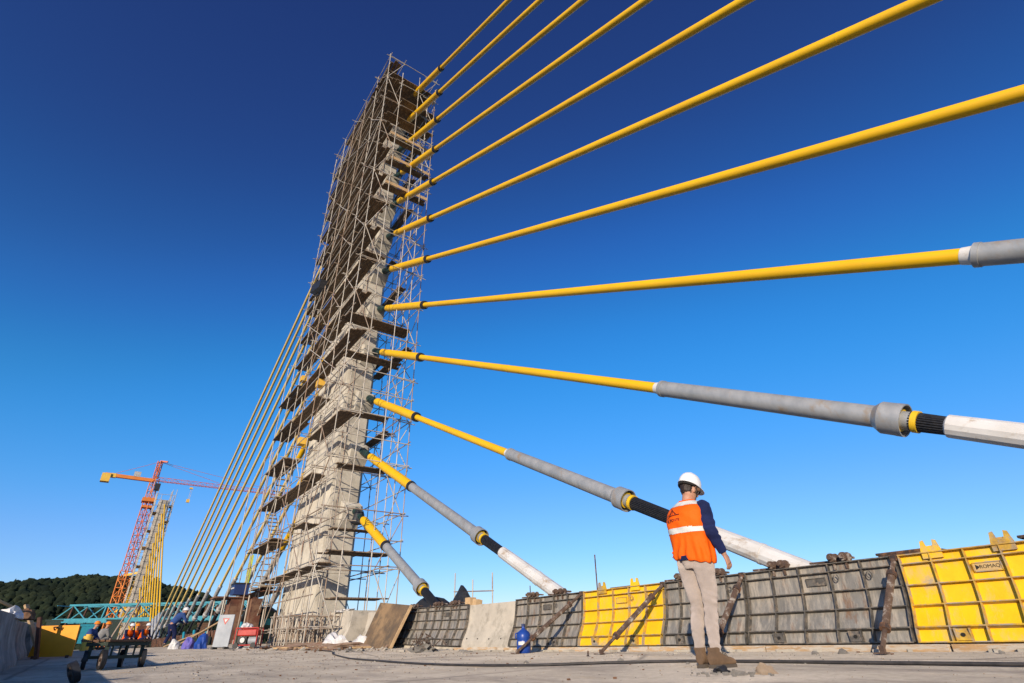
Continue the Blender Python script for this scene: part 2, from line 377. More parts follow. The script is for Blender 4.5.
# hill: heights read along its ridge, laid out in bearings about 700 m away
RID = [(-1.45, 30), (-1.2, 62), (-1.02, 70), (-.90, 76), (-.815, 81), (-.73, 82), (-.67, 80), (-.625, 75), (-.60, 69), (-.56, 61), (-.51, 51), (-.46, 42), (-.40, 30), (-.3, 13), (0, 10), (.6, 9), (1.5, 12)]
F2 = Matrix.Rotation(-R(36.313), 3, 'Z')
def ridge(t):
    for (a, h), (a2, h2) in zip(RID, RID[1:]):
        if a <= t <= a2: return h + (h2 - h) * (t - a) / (a2 - a)
    return 10
def hillz(t, dd):   # t = lateral ratio, dd = distance forward
    u = (dd - 520) / 180
    k = max(0, min(1, u)); k = k * k * (3 - 2 * k)
    back = 1 - .25 * max(0, min(1, (dd - 720) / 300))
    return -17 + (ridge(t) * .95 + 11) * k * back + 3 * mnoise.noise(Vector((t * 14, dd * .01, 2)))
b = MB(); ts = np.linspace(-1.45, 1.5, 140); ds = np.linspace(500, 1000, 40); vs = []
for dd in ds:
    for t in ts: vs.append(F2 @ Vector((t * dd, dd, hillz(t, dd))))
nx = len(ts)
b.add(vs, [(j * nx + i, j * nx + i + 1, (j + 1) * nx + i + 1, (j + 1) * nx + i) for j in range(len(ds) - 1) for i in range(nx - 1)], 0, True)
tag(b.build('hills', M['hill']), kind='structure')
# forest mass on the hill: many tufted crowns
bm = bmesh.new(); bmesh.ops.create_icosphere(bm, subdivisions=2, radius=1); base = np.array([v.co[:] for v in bm.verts]); bf = np.array([[v.index for v in f.verts] for f in bm.faces]); bm.free()
rg = np.random.default_rng(3); V = []; Fc = []; off = 0
for i in range(8200):
    t = rg.uniform(-1.3, -.30) if i < 7400 else rg.uniform(-.3, 1.3); dd = rg.uniform(545, 760)
    r = rg.uniform(2.2, 5.0); p = F2 @ Vector((t * dd, dd, hillz(t, dd) + r * .7))
    k = 1 + rg.uniform(-.34, .34, len(base)); q = base * k[:, None] * np.array([r, r, r * rg.uniform(.8, 1.25)]) + np.array(p)
    V.append(q); Fc.append(bf + off); off += len(base)
V = np.concatenate(V); Fc = np.concatenate(Fc)
me = bpy.data.meshes.new('forest'); me.vertices.add(len(V)); me.vertices.foreach_set('co', V.ravel()); me.loops.add(Fc.size); me.loops.foreach_set('vertex_index', Fc.ravel())
me.polygons.add(len(Fc)); me.polygons.foreach_set('loop_start', np.arange(0, Fc.size, 3)); me.polygons.foreach_set('loop_total', np.full(len(Fc), 3)); me.update(calc_edges=True)
me.materials.append(M['leafy']); fo = bpy.data.objects.new('forest', me); COL.objects.link(fo)
tag(fo, 'dark dense forest covering the far hill at left', 'forest', kind='stuff')

# ------------------------------------------------------------------ PYLON
def pylon(name, cx, y0, L, z0, ztop, label, wx=1.34, anch=None, cat='bridge pylon'):
    root = empty(name, (cx, y0 + L / 2, z0), label, cat)
    def ring(z, cf):
        t = (z - z0) / (ztop - z0); hw = wx / 2 * (1 - .05 * t); a = y0 + .10 * t; bb = y0 + L * (1 - .03 * t)
        c = .09
        return [Vector(p) for p in ((cx - hw, a + c, z), (cx - hw + c, a, z), (cx + hw - c, a, z), (cx + hw, a + c, z), (cx + hw, bb - c, z), (cx + hw - c, bb, z), (cx - hw + c, bb, z), (cx - hw, bb - c, z))]
    def shrink(r, d):
        c = sum(r, Vector()) / 8; return [p + Vector(((c.x - p.x) / abs(c.x - p.x + 1e-9) * d, (c.y - p.y) / abs(c.y - p.y + 1e-9) * d, 0)) for p in r]
    b = MB(); z = z0; rings = []
    while z < ztop - .1:      # pour joints: shallow grooves between lifts
        zn = min(z + 2.68, ztop)
        rings += [ring(z + .0, 0), ring(zn - .05, 0), shrink(ring(zn - .045, 0), .025), shrink(ring(zn - .005, 0), .025)]
        z = zn
    b.loft(rings, True, 0, False); b.build('shaft', M['conc'], root)
    if anch:
        for (z, s_) in anch:                       # corbel blocks that carry the stay anchors, front and back
            for side in (0, 1):
                q = MB(); yf = y0 + .06 if side == 0 else y0 + L - .06; sg = -1 if side == 0 else 1
                w2 = .42
                prof = [(0, z + .50), (sg * .55, z + .22), (sg * .42, z - .30), (0, z - .75)]
                q.loft([[Vector((xx, yf + dy, zz)) for dy, zz in prof] for xx in (cx + .25 - w2, cx + .25 + w2)], True, 0, False)
                q.build('anchor_corbel', M['conc'], root)
    return root
ST = 22.596; PY0, PL = 23.75, 5.25; PC = PY0 + PL / 2; XC = 8.4
TZ = {k: 8.4 * (.23385 + .32835 * k - .002552 * k * k) for k in range(1, 13)}
DS = {k: 8.4 * (2.4862 - .6702 * k) for k in range(1, 13)}
pyl = pylon('bridge_pylon', 8.03, PY0, PL, -.1, 32.6, 'tall slender concrete bridge pylon wrapped in scaffolding in the centre', 1.34, [(TZ[k] + .35, 0) for k in range(1, 13)])

# ------------------------------------------------------------------ STAY CABLES
def at(T, D, z):
    t = (T.z - z) / (T.z - D.z); return T + (D - T) * t
ordn = ['lowest', 'second lowest', 'third lowest', 'fourth lowest', 'fifth lowest', 'sixth lowest', 'sixth highest', 'fifth highest', 'fourth highest', 'third highest', 'second highest', 'highest']
TUBE0 = {1: 3.15, 2: 5.5, 3: 4.5, 4: 4.44, 5: 4.36}; TUBE1 = {1: 1.47, 2: 2.52, 3: 2.44, 4: 2.51}
STR = {1: .8, 2: 2.0, 3: 1.72, 4: 2.29}
def stay(k, side):
    Tz = TZ[k]
    if side == 0: T = Vector((XC, ST, Tz)); D = Vector((XC, DS[k], .81 - .02144 * k * k)); lab = '%s of the near side yellow stay cables, from pylon to deck at right' % ordn[k - 1]; grp = 'stay cables on the near side of the pylon'
    else: T = Vector((XC, 2 * PC - ST, Tz)); D = Vector((XC, 2 * PC - DS[k], .85)); lab = '%s of the far side yellow stay cables, running down left behind the pylon' % ordn[k - 1]; grp = 'stay cables on the far side of the pylon'
    if side == 0:
        extra = {1: 'short steep stay cable with grey tube ending in black sleeve, lowest on the near side',
                 2: 'second lowest near stay cable, its white sleeve reaching the wall left of the yellow form',
                 3: 'stay cable passing behind the man in the orange vest, third lowest of the near side',
                 4: 'fourth lowest stay cable, its flared collar and white sleeve close to the right edge',
                 5: 'fifth lowest near stay cable, its grey tube starting at the right edge'}
        lab = extra.get(k, lab)
    d = (D - T).normalized()
    root = empty('stay_cable', T, lab, 'stay cable', grp)
    n = 24 if side == 0 else 12
    YM = M['yduct'] if side == 0 else M['ypale']; rd = .112 if side == 0 else .106
    faceP = T - d * ((abs(T.y - (PY0 if side == 0 else PY0 + PL)) - .5) / abs(d.y))
    z0 = TUBE0.get(k, 4.45)
    q = MB(); q.tube(faceP, T + d * .1, .17, .14, n); q.tube(T + d * .1, T + d * .34, .12, .12, n); q.build('anchor_nozzle', M['green'], root)
    pe = T + d * (4.7 / abs(d.y)) if k > 1 else T + d * 3.25
    q = MB(); q.tube(T + d * .3, T + d * .5, .11, .175, n, cap=True); q.tube(T + d * .5, pe, .175, .175, n); q.build('anchor_pipe', M['yduct'], root)
    q = MB(); q.tube(pe, pe + d * .16, .192, .18, n); q.build('coupling_ring', M['black'], root)
    ts = at(T, D, z0)
    q = MB(); q.tube(pe + d * .16, ts, rd, rd, n, cap=False)
    L = (ts - pe).length; s_ = 7.0 if k != 6 else 20.6
    q2 = MB(); a = s_; cnt = 0
    while a < L - 1:
        pp = pe + d * a; q2.pipe(pp - d * .012, pp + d * .012, rd + .0045, rd - .01, n); a += 11.8; cnt += 1
    q.build('duct', YM, root)
    if cnt: q2.build('weld_joint', YM, root)
    te = at(T, D, TUBE1.get(k, 2.4))
    q = MB(); q.tube(ts - d * .14, ts + d * .02, .118, .135, n); q.build('white_seal', M['white'], root)
    gm = M['galv'] if side == 0 else M['galvw']
    q = MB(); q.pipe(ts, te - d * .2, .158, .128, n); q.pipe(ts, ts + d * .07, .170, .13, n); q.build('guide_tube', gm, root)
    q = MB(); q.pipe(te - d * .24, te + d * .04, .226, .212, n); q.tube(te - d * .33, te - d * .24, .162, .226, n, cap=False); q.tube(te - d * .235, te - d * .225, .215, .215, n)
    q.pipe(te - d * .05, te + d * .041, .229, .210, n)
    q.build('flared_collar', gm, root)
    q = MB(); q.pipe(te - d * .06, te - d * .0, .158, .12, n); q.pipe(te + d * .13, te + d * .20, .150, .11, n); q.build('clamp_ring', M['yring'], root)
    q = MB(); q.tube(te - d * .2, te + d * .12, .128, .128, n)
    q.build('inner_pipe', gm, root)
    ws = at(T, D, STR.get(k, 1.5)); q = MB(); x = d.cross(Vector((1, 0, 0))).normalized(); y = d.cross(x)
    if side == 0 and k < 5:
        for i in range(22):
            th = 2 * math.pi * i / 22; off = (x * math.cos(th) + y * math.sin(th))
            q.tube(te + d * .1 + off * .118, ws + d * .1 + off * .105, .017, .017, 6)
    q.tube(te + d * .08, ws + d * .1, .112, .10, n)
    q.build('strand_bundle', M['strand'], root)
    if k != 1:
        q = MB(); q.tube(ws, ws + d * .03, .115, .150, 14); end = at(T, D, .35)
        Lw = (end - ws).length; q.tube(ws + d * .03, ws + d * Lw * .5, .150, .158, 14, smooth=False); q.tube(ws + d * Lw * .5, end, .158, .158, 14, smooth=False)
        q.pipe(ws + d * Lw * .45, ws + d * (Lw * .45 + .05), .166, .15, 14)
        q.build('white_sleeve' if side == 0 else 'black_sleeve', M['white'] if side == 0 else M['black'], root)
    else:
        q = MB(); q.tube(ws, at(T, D, .3), .14, .16, 14); q.build('black_sleeve', M['black'], root)
    if k == 1 and side == 0:
        blob('rubber_gaiter', tuple(T + Vector((-.02, .15, -.25))), (.26, .32, .55), M['black'], root, amp=.45, sc=1.7, seed=3)
    return root
for k in range(1, 13): stay(k, 0)
for k in range(1, 13): stay(k, 1)

# ------------------------------------------------------------------ SCAFFOLD
def scaffold():
    root = empty('scaffold', (7.8, 26, -.05), 'tall tube scaffold with plank decks wrapped round the pylon', 'scaffold')
    XL, XL2, XR, XR2 = 6.2, 7.15, 9.46, 8.95
    yl = [20.7, 22.6, 24.6, 26.6, 28.5, 30.3]; TOP = 32.2
    rng = random.Random(11); RR = .022
    std = []
    for y in yl: std += [(XL, y, TOP + rng.uniform(-.3, .5)), (XL2, y, TOP - rng.uniform(0, 1.2))]
    std[0] = (XL, 20.7, 32.7)
    for y in (20.7, 22.6, 24.6, 27, 30.3): std.append((XR, y, TOP + rng.uniform(-.6, .3)))
    for y in (20.7, 22.6, 24.6, 27, 30.3): std.append((8.98, y, TOP - rng.uniform(0, 2)))
    std += [(7.15, 22.1, TOP - .3), (8.3, 20.7, TOP - .2), (8.2, 30.3, TOP - 1), (7.2, 31.6, 14), (6.2, 32.0, 15), (6.2, 33.4, 9.5), (7.2, 33.4, 8.5), (5.2, 26.5, 8), (5.2, 30.3, 7.0), (6.7, 29.4, 31)]
    for x, y, zt in std:
        q = MB(); z = zg(x, y); q.box((x, y, z + .01), (.15, .15, .02))
        while z < zt - .2:
            zn = min(z + 3, zt); j = rng.uniform(-.012, .012)
            q.tube((x + j, y, z), (x + j, y, zn), RR, n=6); q.tube((x + j, y, zn - .06), (x + j, y, zn + .06), RR * 1.35, n=6); z = zn
        q.build('standard', M['scaf'] if rng.random() < .75 else M['scafr'], root)
    led = []
    def lg(a, b, z, j=.04):
        led.append((Vector((a[0], a[1], z + rng.uniform(-j, j))), Vector((b[0], b[1], z + rng.uniform(-j, j)))))
    z = .55; i = 0
    while z < 32.6:
        full = i % 2 == 0
        lg((XL, 20.45), (XL, 30.6 if z > 10 else 33.6), z)
        if full: lg((XL2, 20.4), (XL2, 30.6), z)
        if full or rng.random() < .4: lg((XL - .1, 20.7), (XR + .1, 20.7), z)
        if full: lg((XL - .2, 22.6), (XR + .2, 22.6), z)
        if full or rng.random() < .6: lg((XR, 20.5), (XR, 30.5), z)
        if full: lg((XR2, 20.5), (XR2, 30.5), z); lg((XL - .1, 30.3), (XR + .1, 30.3), z)
        for y in yl:
            if full: lg((XL - .25, y), (XL2 + .15, y), z - .06)
        for y in (20.7, 22.6, 24.6, 27):
            if full: lg((XR2 - .3, y), (XR + .25, y), z - .06)
        z += 1.0; i += 1
    led.sort(key=lambda t: t[0].z)
    for a, b_ in led[:99]:
        q = MB(); q.tube(a, b_, RR, n=6); q.build('ledger', M['scaf'] if rng.random() < .8 else M['scafr'], root)
    q = MB()
    for a, b_ in led[99:]: q.tube(a, b_, RR, n=5, mi=0 if rng.random() < .8 else 1)
    tag(q.build('ledgers', [M['scaf'], M['scafr']], root), kind='stuff')
    br = []
    z = .4; i = 0
    while z < 31:
        for (ya, yb) in zip(yl, yl[1:]):
            if rng.random() < .5:
                a, b_ = (ya, yb) if (i + int(ya)) % 2 else (yb, ya)
                br.append(((XL - .05, a, z), (XL - .05, b_, z + 2)))
        a, b_ = (20.7, 22.6) if i % 2 else (22.6, 20.7)
        br.append(((XR + .05, a, z), (XR + .05, b_, z + 2)))
        if rng.random() < .8: br.append(((XR + .05, 22.6, z), (XR + .05, 24.6, z + 2)) if i % 2 else ((XR + .05, 24.6, z), (XR + .05, 22.6, z + 2)))
        if rng.random() < .7: br.append(((XR + .05, 24.6, z), (XR + .05, 27, z + 2)))
        if rng.random() < .8: br.append(((XL, 20.65, z), (XL2, 20.65, z + 2)) if i % 2 else ((XL2, 20.65, z), (XL, 20.65, z + 2)))
        if rng.random() < .8: br.append(((XR2 - .5, 20.75, z), (XR, 20.75, z + 2)) if i % 2 else ((XR, 20.75, z), (XR2 - .5, 20.75, z + 2)))
        if rng.random() < .5: br.append(((XR2, 24.6, z), (XR, 27, z + 2)))
        z += 2; i += 1
    # long raking tubes
    for _ in range(5):
        zz = rng.uniform(0, 26); br.append(((XL - .1, rng.uniform(20.7, 26), zz), (XL - .1, rng.uniform(24, 30), zz + 4)))
    br.sort(key=lambda t: t[0][2])
    for a, b_ in br[:95]:
        q = MB(); q.tube(a, b_, RR * .9, n=6); q.build('brace', M['scafr'] if rng.random() < .4 else M['scaf'], root)
    q = MB()
    for a, b_ in br[95:]: q.tube(a, b_, RR * .9, n=5, mi=0 if rng.random() < .6 else 1)
    tag(q.build('braces', [M['scaf'], M['scafr']], root), kind='stuff')
    # plank decks
    def deckboards(x0, x1, y0, y1, z, along, mt, slack=.35):
        q = MB(); w_ = .23
        if along == 'y':
            x = x0
            while x + w_ <= x1 + .02:
                a = y0 - rng.uniform(0, slack); b2 = y1 + rng.uniform(0, slack); tl = rng.uniform(-.012, .012)
                q.box(((x + w_ / 2), (a + b2) / 2, z + tl), (w_ - .015, b2 - a, .04)); x += w_
        else:
            y = y0
            while y + w_ <= y1 + .02:
                a = x0 - rng.uniform(0, slack); b2 = x1 + rng.uniform(0, slack); tl = rng.uniform(-.012, .012)
                q.box(((a + b2) / 2, y + w_ / 2, z + tl), (b2 - a, w_ - .015, .04)); y += w_
        # toe board and bearers
        q.build('plank_deck', mt, root)
    z = 2.45; i = 0
    while z < 32.5:
        hi = z > 12
        ya = 20.7 if (hi or i % 3 == 0) else 23.5
        for (u, v_) in ((ya, 24.6), (24.6, 28.5), (28.5, 30.4)):
            if rng.random() < (.97 if hi else .8) and v_ > u:
                deckboards(XL + .03, XL2 - .02, u, v_, z + rng.uniform(-.15, .15), 'y', M['plank'])
        if hi and i % 4 == 0 and z < 28: deckboards(XL + .03, XL2 + .1, 22.6, 30.3, z + 1.02, 'y', M['plank'])
        z += 1.98; i += 1
    # left outside bays, lower levels
    for zz in (2.2, 4.3, 6.4, 8.4, 10.4, 12.5): deckboards(XL - .1, XL2, 28.5, 32.2 + rng.uniform(-.5, .6), zz, 'y', M['plank'] if zz != 2.2 else M['rustm'])
    # front ledges under the anchors, some in fresh timber
    fr = [(1.45, 7.15, 8.9, 20.75, 21.7), (3.1, 6.9, 9.1, 21.2, 22.5), (4.05, 7.1, 8.9, 22.0, 22.6), (6.6, 7.1, 8.9, 21.8, 22.6), (9.1, 7.2, 8.9, 22.0, 22.7), (11.7, 6.6, 9.0, 21.5, 22.4), (13.4, 6.3, 9.2, 21.0, 22.0),
          (17.0, 6.3, 7.2, 20.8, 21.8), (20.6, 6.3, 7.2, 20.8, 21.8), (21.9, 7.1, 9.3, 20.8, 21.35), (23.9, 7.2, 9.4, 20.8, 21.35), (25.8, 7.0, 9.4, 20.8, 21.4), (27.6, 6.6, 9.4, 20.8, 21.6), (29.4, 6.3, 9.4, 20.8, 22.2), (31.3, 6.3, 9.4, 20.8, 23.4)]
    for j, (zz, x0, x1, y0, y1) in enumerate(fr):
        deckboards(x0, x1, y0, y1, zz, 'x', M['plank'], .3)
        if zz in (21.9, 23.9, 25.8):
            q = MB(); q.box(((x0 + x1) / 2, y0 - .06, zz + .1), (x1 - x0 + .3, .045, .2)); tag(q.build('toe_board', M['plankl'], root), 'fresh pale timber toe board')
    for (zz, y0, y1) in ((1.0, 23.6, 26.5), (8.6, 22.6, 25), (12.3, 21.0, 24.8), (13.2, 24.6, 27), (16.8, 22.6, 26), (19.5, 24, 27), (22.5, 22.6, 27), (25, 22.6, 27.5), (27.5, 22.6, 30), (29.9, 22.6, 30), (31.6, 23.5, 30.3)):
        deckboards(8.98, 9.44, y0, y1, zz, 'y', M['plank'], .2)
    for zz in (28.5, 30.6, 32.0): deckboards(7.2, 8.9, 29.2, 30.3, zz, 'x', M['plank'], .2)
    # odds and ends hung on the scaffold
    q = MB(); q.box((6.1, 27.6, 18.6), (.5, 2.2, .5), Matrix.Rotation(.35, 3, 'X')); tag(q.build('debris_chute', M['black'], root), 'dark grey box chute hung on the outside')
    for (x, y, zz, s_) in ((6.75, 25.4, 15.0, .3), (6.75, 26.2, 11.9, .35), (6.7, 27.8, 9.2, .35), (6.5, 29, 13.2, .3)):
        q = MB(); q.box((x, y, zz), (s_, s_ * 1.4, s_)); q.build('material_box', M['craney'], root)
    q = MB(); q.box((6.28, 32.0, 3.4), (.05, .7, 1.5)); q.build('safety_net', M['limeb'], root)
    # stair ladder at left
    q = MB()
    for s0, z0 in ((29, 0), (31.5, 2.2), (29, 4.3), (31.5, 6.4)):
        s1 = 31.8 if s0 == 29 else 28.8
        for xx in (6.4, 6.9): q.tube((xx, s0, z0 + .2), (xx, s1, z0 + 2.2), .03, n=6)
        for t in range(8): q.box((6.65, s0 + (s1 - s0) * (t + .5) / 8, z0 + .2 + 2 * (t + .5) / 8), (.5, .2, .03))
    q.build('stair', M['scafr'], root)
    return root
scaffold()
# guard rail posts on top
# fenced pile of scaffold frames at pylon foot
root = empty('frame_stack', (6.9, 22.3, zg(6.9, 22)), 'low stack of stored scaffold frames at the foot of the pylon', 'scaffold frames')
rr_ = random.Random(4)
for i in range(9):
    q = MB(); y = 21.2 + i * .32; z0 = zg(6.8, y); lean = rr_.uniform(-.1, .1)
    for zz in (.12, .55, .95): q.tube((5.75, y + lean * zz, z0 + zz), (7.55, y + lean * zz, z0 + zz + rr_.uniform(-.05, .05)), .022, n=6)
    for k in range(7): q.tube((5.8 + k * .28, y, z0), (5.8 + k * .28 + rr_.uniform(-.1, .1), y + lean, z0 + 1.0 + rr_.uniform(-.15, .1)), .02, n=6)
    q.build('frame', M['scaf'] if i % 2 else M['scafr'], root)

# ------------------------------------------------------------------ MEDIAN BARRIER AND FORM PANELS
SILLZ = -.14
def sillz(y): return zg(8.0, y) + .075 + .0 * y
PROF = [(0.0, -.25), (.05, -.245), (.12, -.222), (.22, -.170), (.32, -.118), (.42, -.078), (.55, -.045), (.75, -.018), (.95, 0.0)]
XW = 8.10
def prof(h):
    for (a, x), (b_, x2) in zip(PROF, PROF[1:]):
        if a <= h <= b_: return x + (x2 - x) * (h - a) / (b_ - a)
    return 0 if h > .5 else -.26
def barrier(name, y0, y1, label, h=.93, m='conc2', inset=.02, x0=XW, thick=.55):
    n = max(2, int((y1 - y0) / 2)); rings = []
    for i in range(n + 1):
        y = y0 + (y1 - y0) * i / n; z = sillz(y)
        left = [Vector((x0 + inset + px, y, z + a * h / .95)) for a, px in PROF]
        right = [Vector((x0 + thick - px, y, z + a * h / .95)) for a, px in PROF][::-1]
        rings.append([Vector((x0 + inset - .26, y, z - .12))] + left + right + [Vector((x0 + thick + .26, y, z - .12))])
    b = MB(); b.loft(rings, True, 0, False); root = b.build(name, M[m]); tag(root, label, 'concrete barrier')
    for p in root.data.polygons: p.use_smooth = False
    bevel(root, .012); return root
bar = barrier('median_barrier', -1.5, 23.2, 'pale concrete median barrier running along behind the form panels')
for y in (11.5, 12.0, 12.5, 13.0):     # form tie holes in the bare stretch
    q = MB(); zz = sillz(y) + .17; q.tube((XW + .02 + prof(.17) - .012, y, zz), (XW + .02 + prof(.17) + .02, y, zz), .016, n=10); q.build('tie_hole', M['inkd'], bar)
# timber sill under the panels
q = MB(); y = -1.4
sill = empty('timber_sill', (7.85, 4, -.2), 'rough timber sill strip under the form panels along the wall foot', 'timber sill')
rr_ = random.Random(2)
while y < 13:
    L = rr_.uniform(1.4, 2.6); q = MB(); z = sillz(y + L / 2); q.box((7.86 + rr_.uniform(-.02, .02), y + L / 2, z - .045), (.16, L - .03, .075), Matrix.Rotation(rr_.uniform(-.006, .006), 3, 'Z')); y += L
    bevel(q.build('sill_board', M['timber'], sill), .006)
b = MB()
for i in range(60):
    y = rr_.uniform(-1, 13); b.box((7.74 + rr_.uniform(-.08, .05), y, zg(7.8, y) + .012), (rr_.uniform(.03, .1), rr_.uniform(.05, .3), .03), Matrix.Rotation(rr_.uniform(0, 3), 3, 'Z'))
tag(b.build('mortar_crumbs', M['conc2']), 'mortar crumbs scattered along the wall foot', 'rubble', kind='stuff')

def panel(y0, y1, color, label, lug='clamp', tagtxt=None, pf=.5, lf=(.32, .74), nb=5, off=0.0, tilt=0, group='steel form panels along the median wall', hide_far=False):
    root = empty('form_panel', (XW - .1, (y0 + y1) / 2, sillz((y0 + y1) / 2)), label, 'form panel', group)
    skin = M['ypaint'] if color == 'y' else M['steel'] if color == 's' else M['rustm']
    rib = M['yrib'] if color == 'y' else M['steelrib'] if color == 's' else M['rustm']
    H = .95; g = .012; y0 += g; y1 -= g
    def P(h, out, y):      # point on the panel face, 'out' metres in front of it
        h0, h1 = max(0, h - .03), min(H, h + .03); dx = prof(h1) - prof(h0); dz = h1 - h0
        nv = Vector((-dz, 0, dx)).normalized()
        return Vector((XW - off + prof(h), y, sillz(y) + h)) + nv * out
    hs_ = np.linspace(0, H, 22)
    q = MB()
    ringA = [[P(h, o_, y) for o_ in (.002, .008)] for h in hs_ for y in ()]
    vs = []; nY = 2
    for y in (y0, y1):
        for o_ in (.001, .009):
            for h in hs_: vs.append(P(h, o_, y))
    n = len(hs_); fs = []
    for i in range(n - 1):
        fs += [(n + i, n + i + 1, 3 * n + i + 1, 3 * n + i), (i, 2 * n + i, 2 * n + i + 1, i + 1), (i, i + 1, n + i + 1, n + i), (2 * n + i, 3 * n + i, 3 * n + i + 1, 2 * n + i + 1)]
    fr_ = [f for i_, f in enumerate(fs) if i_ % 4 == 0]; q.add(vs, fr_, 0, True)
    fs = [f for i_, f in enumerate(fs) if i_ % 4] + [(0, n, 3 * n, 2 * n), (n - 1, 3 * n - 1, 4 * n - 1, 2 * n - 1)]
    q.add(vs, fs, 0, False); q.build('face_plate', skin, root)
    RW, RT = .066, .012
    for h in (.008, .135, .365, .60, .84, .942):         # horizontal ribs
        q = MB(); a = P(h, .009, y0); t = RT / 2
        pts = []
        for y in (y0, y1):
            pts += [P(max(0, h - t), .009, y), P(h + t, .009, y), P(h + t, .009 + RW, y), P(max(0, h - t), .009 + RW, y)]
        q.add(pts, [(0, 3, 2, 1), (4, 5, 6, 7), (0, 1, 5, 4), (1, 2, 6, 5), (2, 3, 7, 6), (3, 0, 4, 7)]); q.build('rib', rib, root)
    for i in range(nb + 1):                               # vertical ribs, following the curve
        y = y0 + (y1 - y0) * i / nb; t = .005
        y = min(max(y, y0 + t), y1 - t); q = MB(); RWv = RW - .004
        vs = [P(h, o_, y + s_ * t) for s_ in (-1, 1) for o_ in (.009, .009 + RWv) for h in hs_]
        fs = []
        for j in range(n - 1): fs += [(j, n + j, n + j + 1, j + 1), (2 * n + j, 2 * n + j + 1, 3 * n + j + 1, 3 * n + j), (n + j, 3 * n + j, 3 * n + j + 1, n + j + 1), (j, j + 1, 2 * n + j + 1, 2 * n + j)]
        fs += [(0, 2 * n, 3 * n, n), (n - 1, 2 * n - 1, 4 * n - 1, 3 * n - 1)]
        q.add(vs, fs, 0, False); q.build('rib', rib, root)
    Ly = y1 - y0
    for fy in (.3, .78):                                   # feet pads with bolt eye
        y = y0 + Ly * fy; q = MB(); a = P(.07, .04, y)
        q.box(a + Vector((0, -.07, 0)), (.05, .012, .13)); q.box(a + Vector((0, .07, 0)), (.05, .012, .13))
        q.box(a + Vector((-.005, 0, 0)), (.014, .13, .12), Matrix.Rotation(.35, 3, 'Y')); q.tube(a + Vector((-.03, 0, 0)), a + Vector((-.005, 0, 0)), .02, n=10, mi=1)
        q.build('anchor_pad', [rib, M['inkd']], root)
    for fy in lf:
        y = y0 + Ly * fy; T = Vector((XW - off, y, sillz(y) + H))
        if lug == 'hook':          # plate with a U-shaped mouth
            q = MB(); r0 = .042; cz = .09
            ol = [(-.105, -.07), (-.105, .02), (-.092, .07), (-.082, .125), (-r0 - .008, .135)]
            ol += [(r0 * math.cos(t_), cz + r0 * math.sin(t_)) for t_ in np.linspace(math.pi, 2 * math.pi, 9)]
            ol += [(r0 + .008, .135), (.082, .125), (.092, .07), (.105, .02), (.105, -.07)]; no = len(ol)
            v1 = [T + Vector((-.058, a_, b2)) for a_, b2 in ol]; v2 = [p_ + Vector((.03, 0, 0)) for p_ in v1]
            q.add(v1 + v2, [tuple(range(no)), tuple(range(2 * no - 1, no - 1, -1))] + [(i, no + i, no + (i + 1) % no, (i + 1) % no) for i in range(no)])
            q.box(T + Vector((-.02, 0, .02)), (.03, .13, .10))
            q.build('lifting_lug', M['yrib'] if int(y * 10) % 3 == 0 else M['ypaint'], root)
        else:                      # tie nuts and plate
            q = MB(); rr2 = random.Random(int(y * 100))
            for dy in (-.085, .075):
                q.box(T + Vector((-.03, dy, .0)), (.05, .022, .17), Matrix.Rotation(rr2.uniform(-.15, .15), 3, 'X'))
                q.tube(T + Vector((-.10, dy, .065)), T + Vector((-.055, dy, .065)), .055, n=10, smooth=False)
                q.tube(T + Vector((-.055, dy, .065)), T + Vector((.22, dy, .065)), .016, n=8)
                q.tube(T + Vector((-.15, dy, .065)), T + Vector((-.10, dy, .065)), .03, n=6, smooth=False)
                q.tube(T + Vector((.02, dy, .065)), T + Vector((.05, dy, .065)), .06, n=10, smooth=False)
            q.beam(T + Vector((.0, -.12, .02)), T + Vector((.0, .42, .03)), .03, .025)
            q.build('tie_clamp', M['rustp'] if lug == 'clamp' else M['yrib'], root)
    # ring handles
    for fy in (.16, .36):
        y = y0 + Ly * fy; q = MB(); c = P(.76, .05, y)
        pts = [c + Vector((-.02, .032 * math.sin(t), .04 * math.cos(t))) for t in np.linspace(.3, 2 * math.pi - .3, 11)]
        q.path(pts, .007, 6); q.build('ring_handle', rib, root)
    # name plate
    y = y0 + Ly * pf; c = P(.735, .03, y)
    q = MB(); q.box(c, (.012, .25, .085)); q.build('name_plate', M['tag'] if tagtxt else M['steelrib'] if color == 's' else M['ypaint'], root)
    q = MB()
    for (dy, dz, sy, sz) in ((0, .045, .27, .01), (0, -.045, .27, .01), (-.13, 0, .01, .09), (.13, 0, .01, .09)): q.box(c + Vector((-.009, dy, dz)), (.014, sy, sz))
    q.build('plate_frame', rib, root)
    if tagtxt:
        mw = Matrix.Translation(c + Vector((-.008, -.02, .0))) @ Matrix.Rotation(-math.pi / 2, 4, 'Z') @ Matrix.Rotation(math.pi / 2, 4, 'X')
        t = text('lettering', tagtxt, .052, M['inkd'], root, mw)
        q = MB(); c2 = c + Vector((-.0085, .092, 0)); q.add([c2 + Vector((0, .02, .028)), c2 + Vector((0, .02, -.028)), c2 + Vector((0, -.022, 0))], [(0, 1, 2)]); q.build('arrow_mark', M['inkd'], root)
    return root
panel(.88, 2.95, 'y', 'yellow steel form panel at the right edge with lettered name plate', 'hook', 'ROMAQ', .585, (.48, .82), nb=6)
panel(-1.2, .86, 'y', 'yellow steel form panel beyond the right edge of the picture', 'hook')
panel(2.97, 5.10, 's', 'grey steel form panel directly left of the right hand yellow panel')
panel(5.12, 6.66, 's', 'grey steel form panel right behind the standing man in the vest')
panel(6.68, 8.74, 'y', 'yellow steel form panel in the middle of the wall, left of the standing man', 'hook')
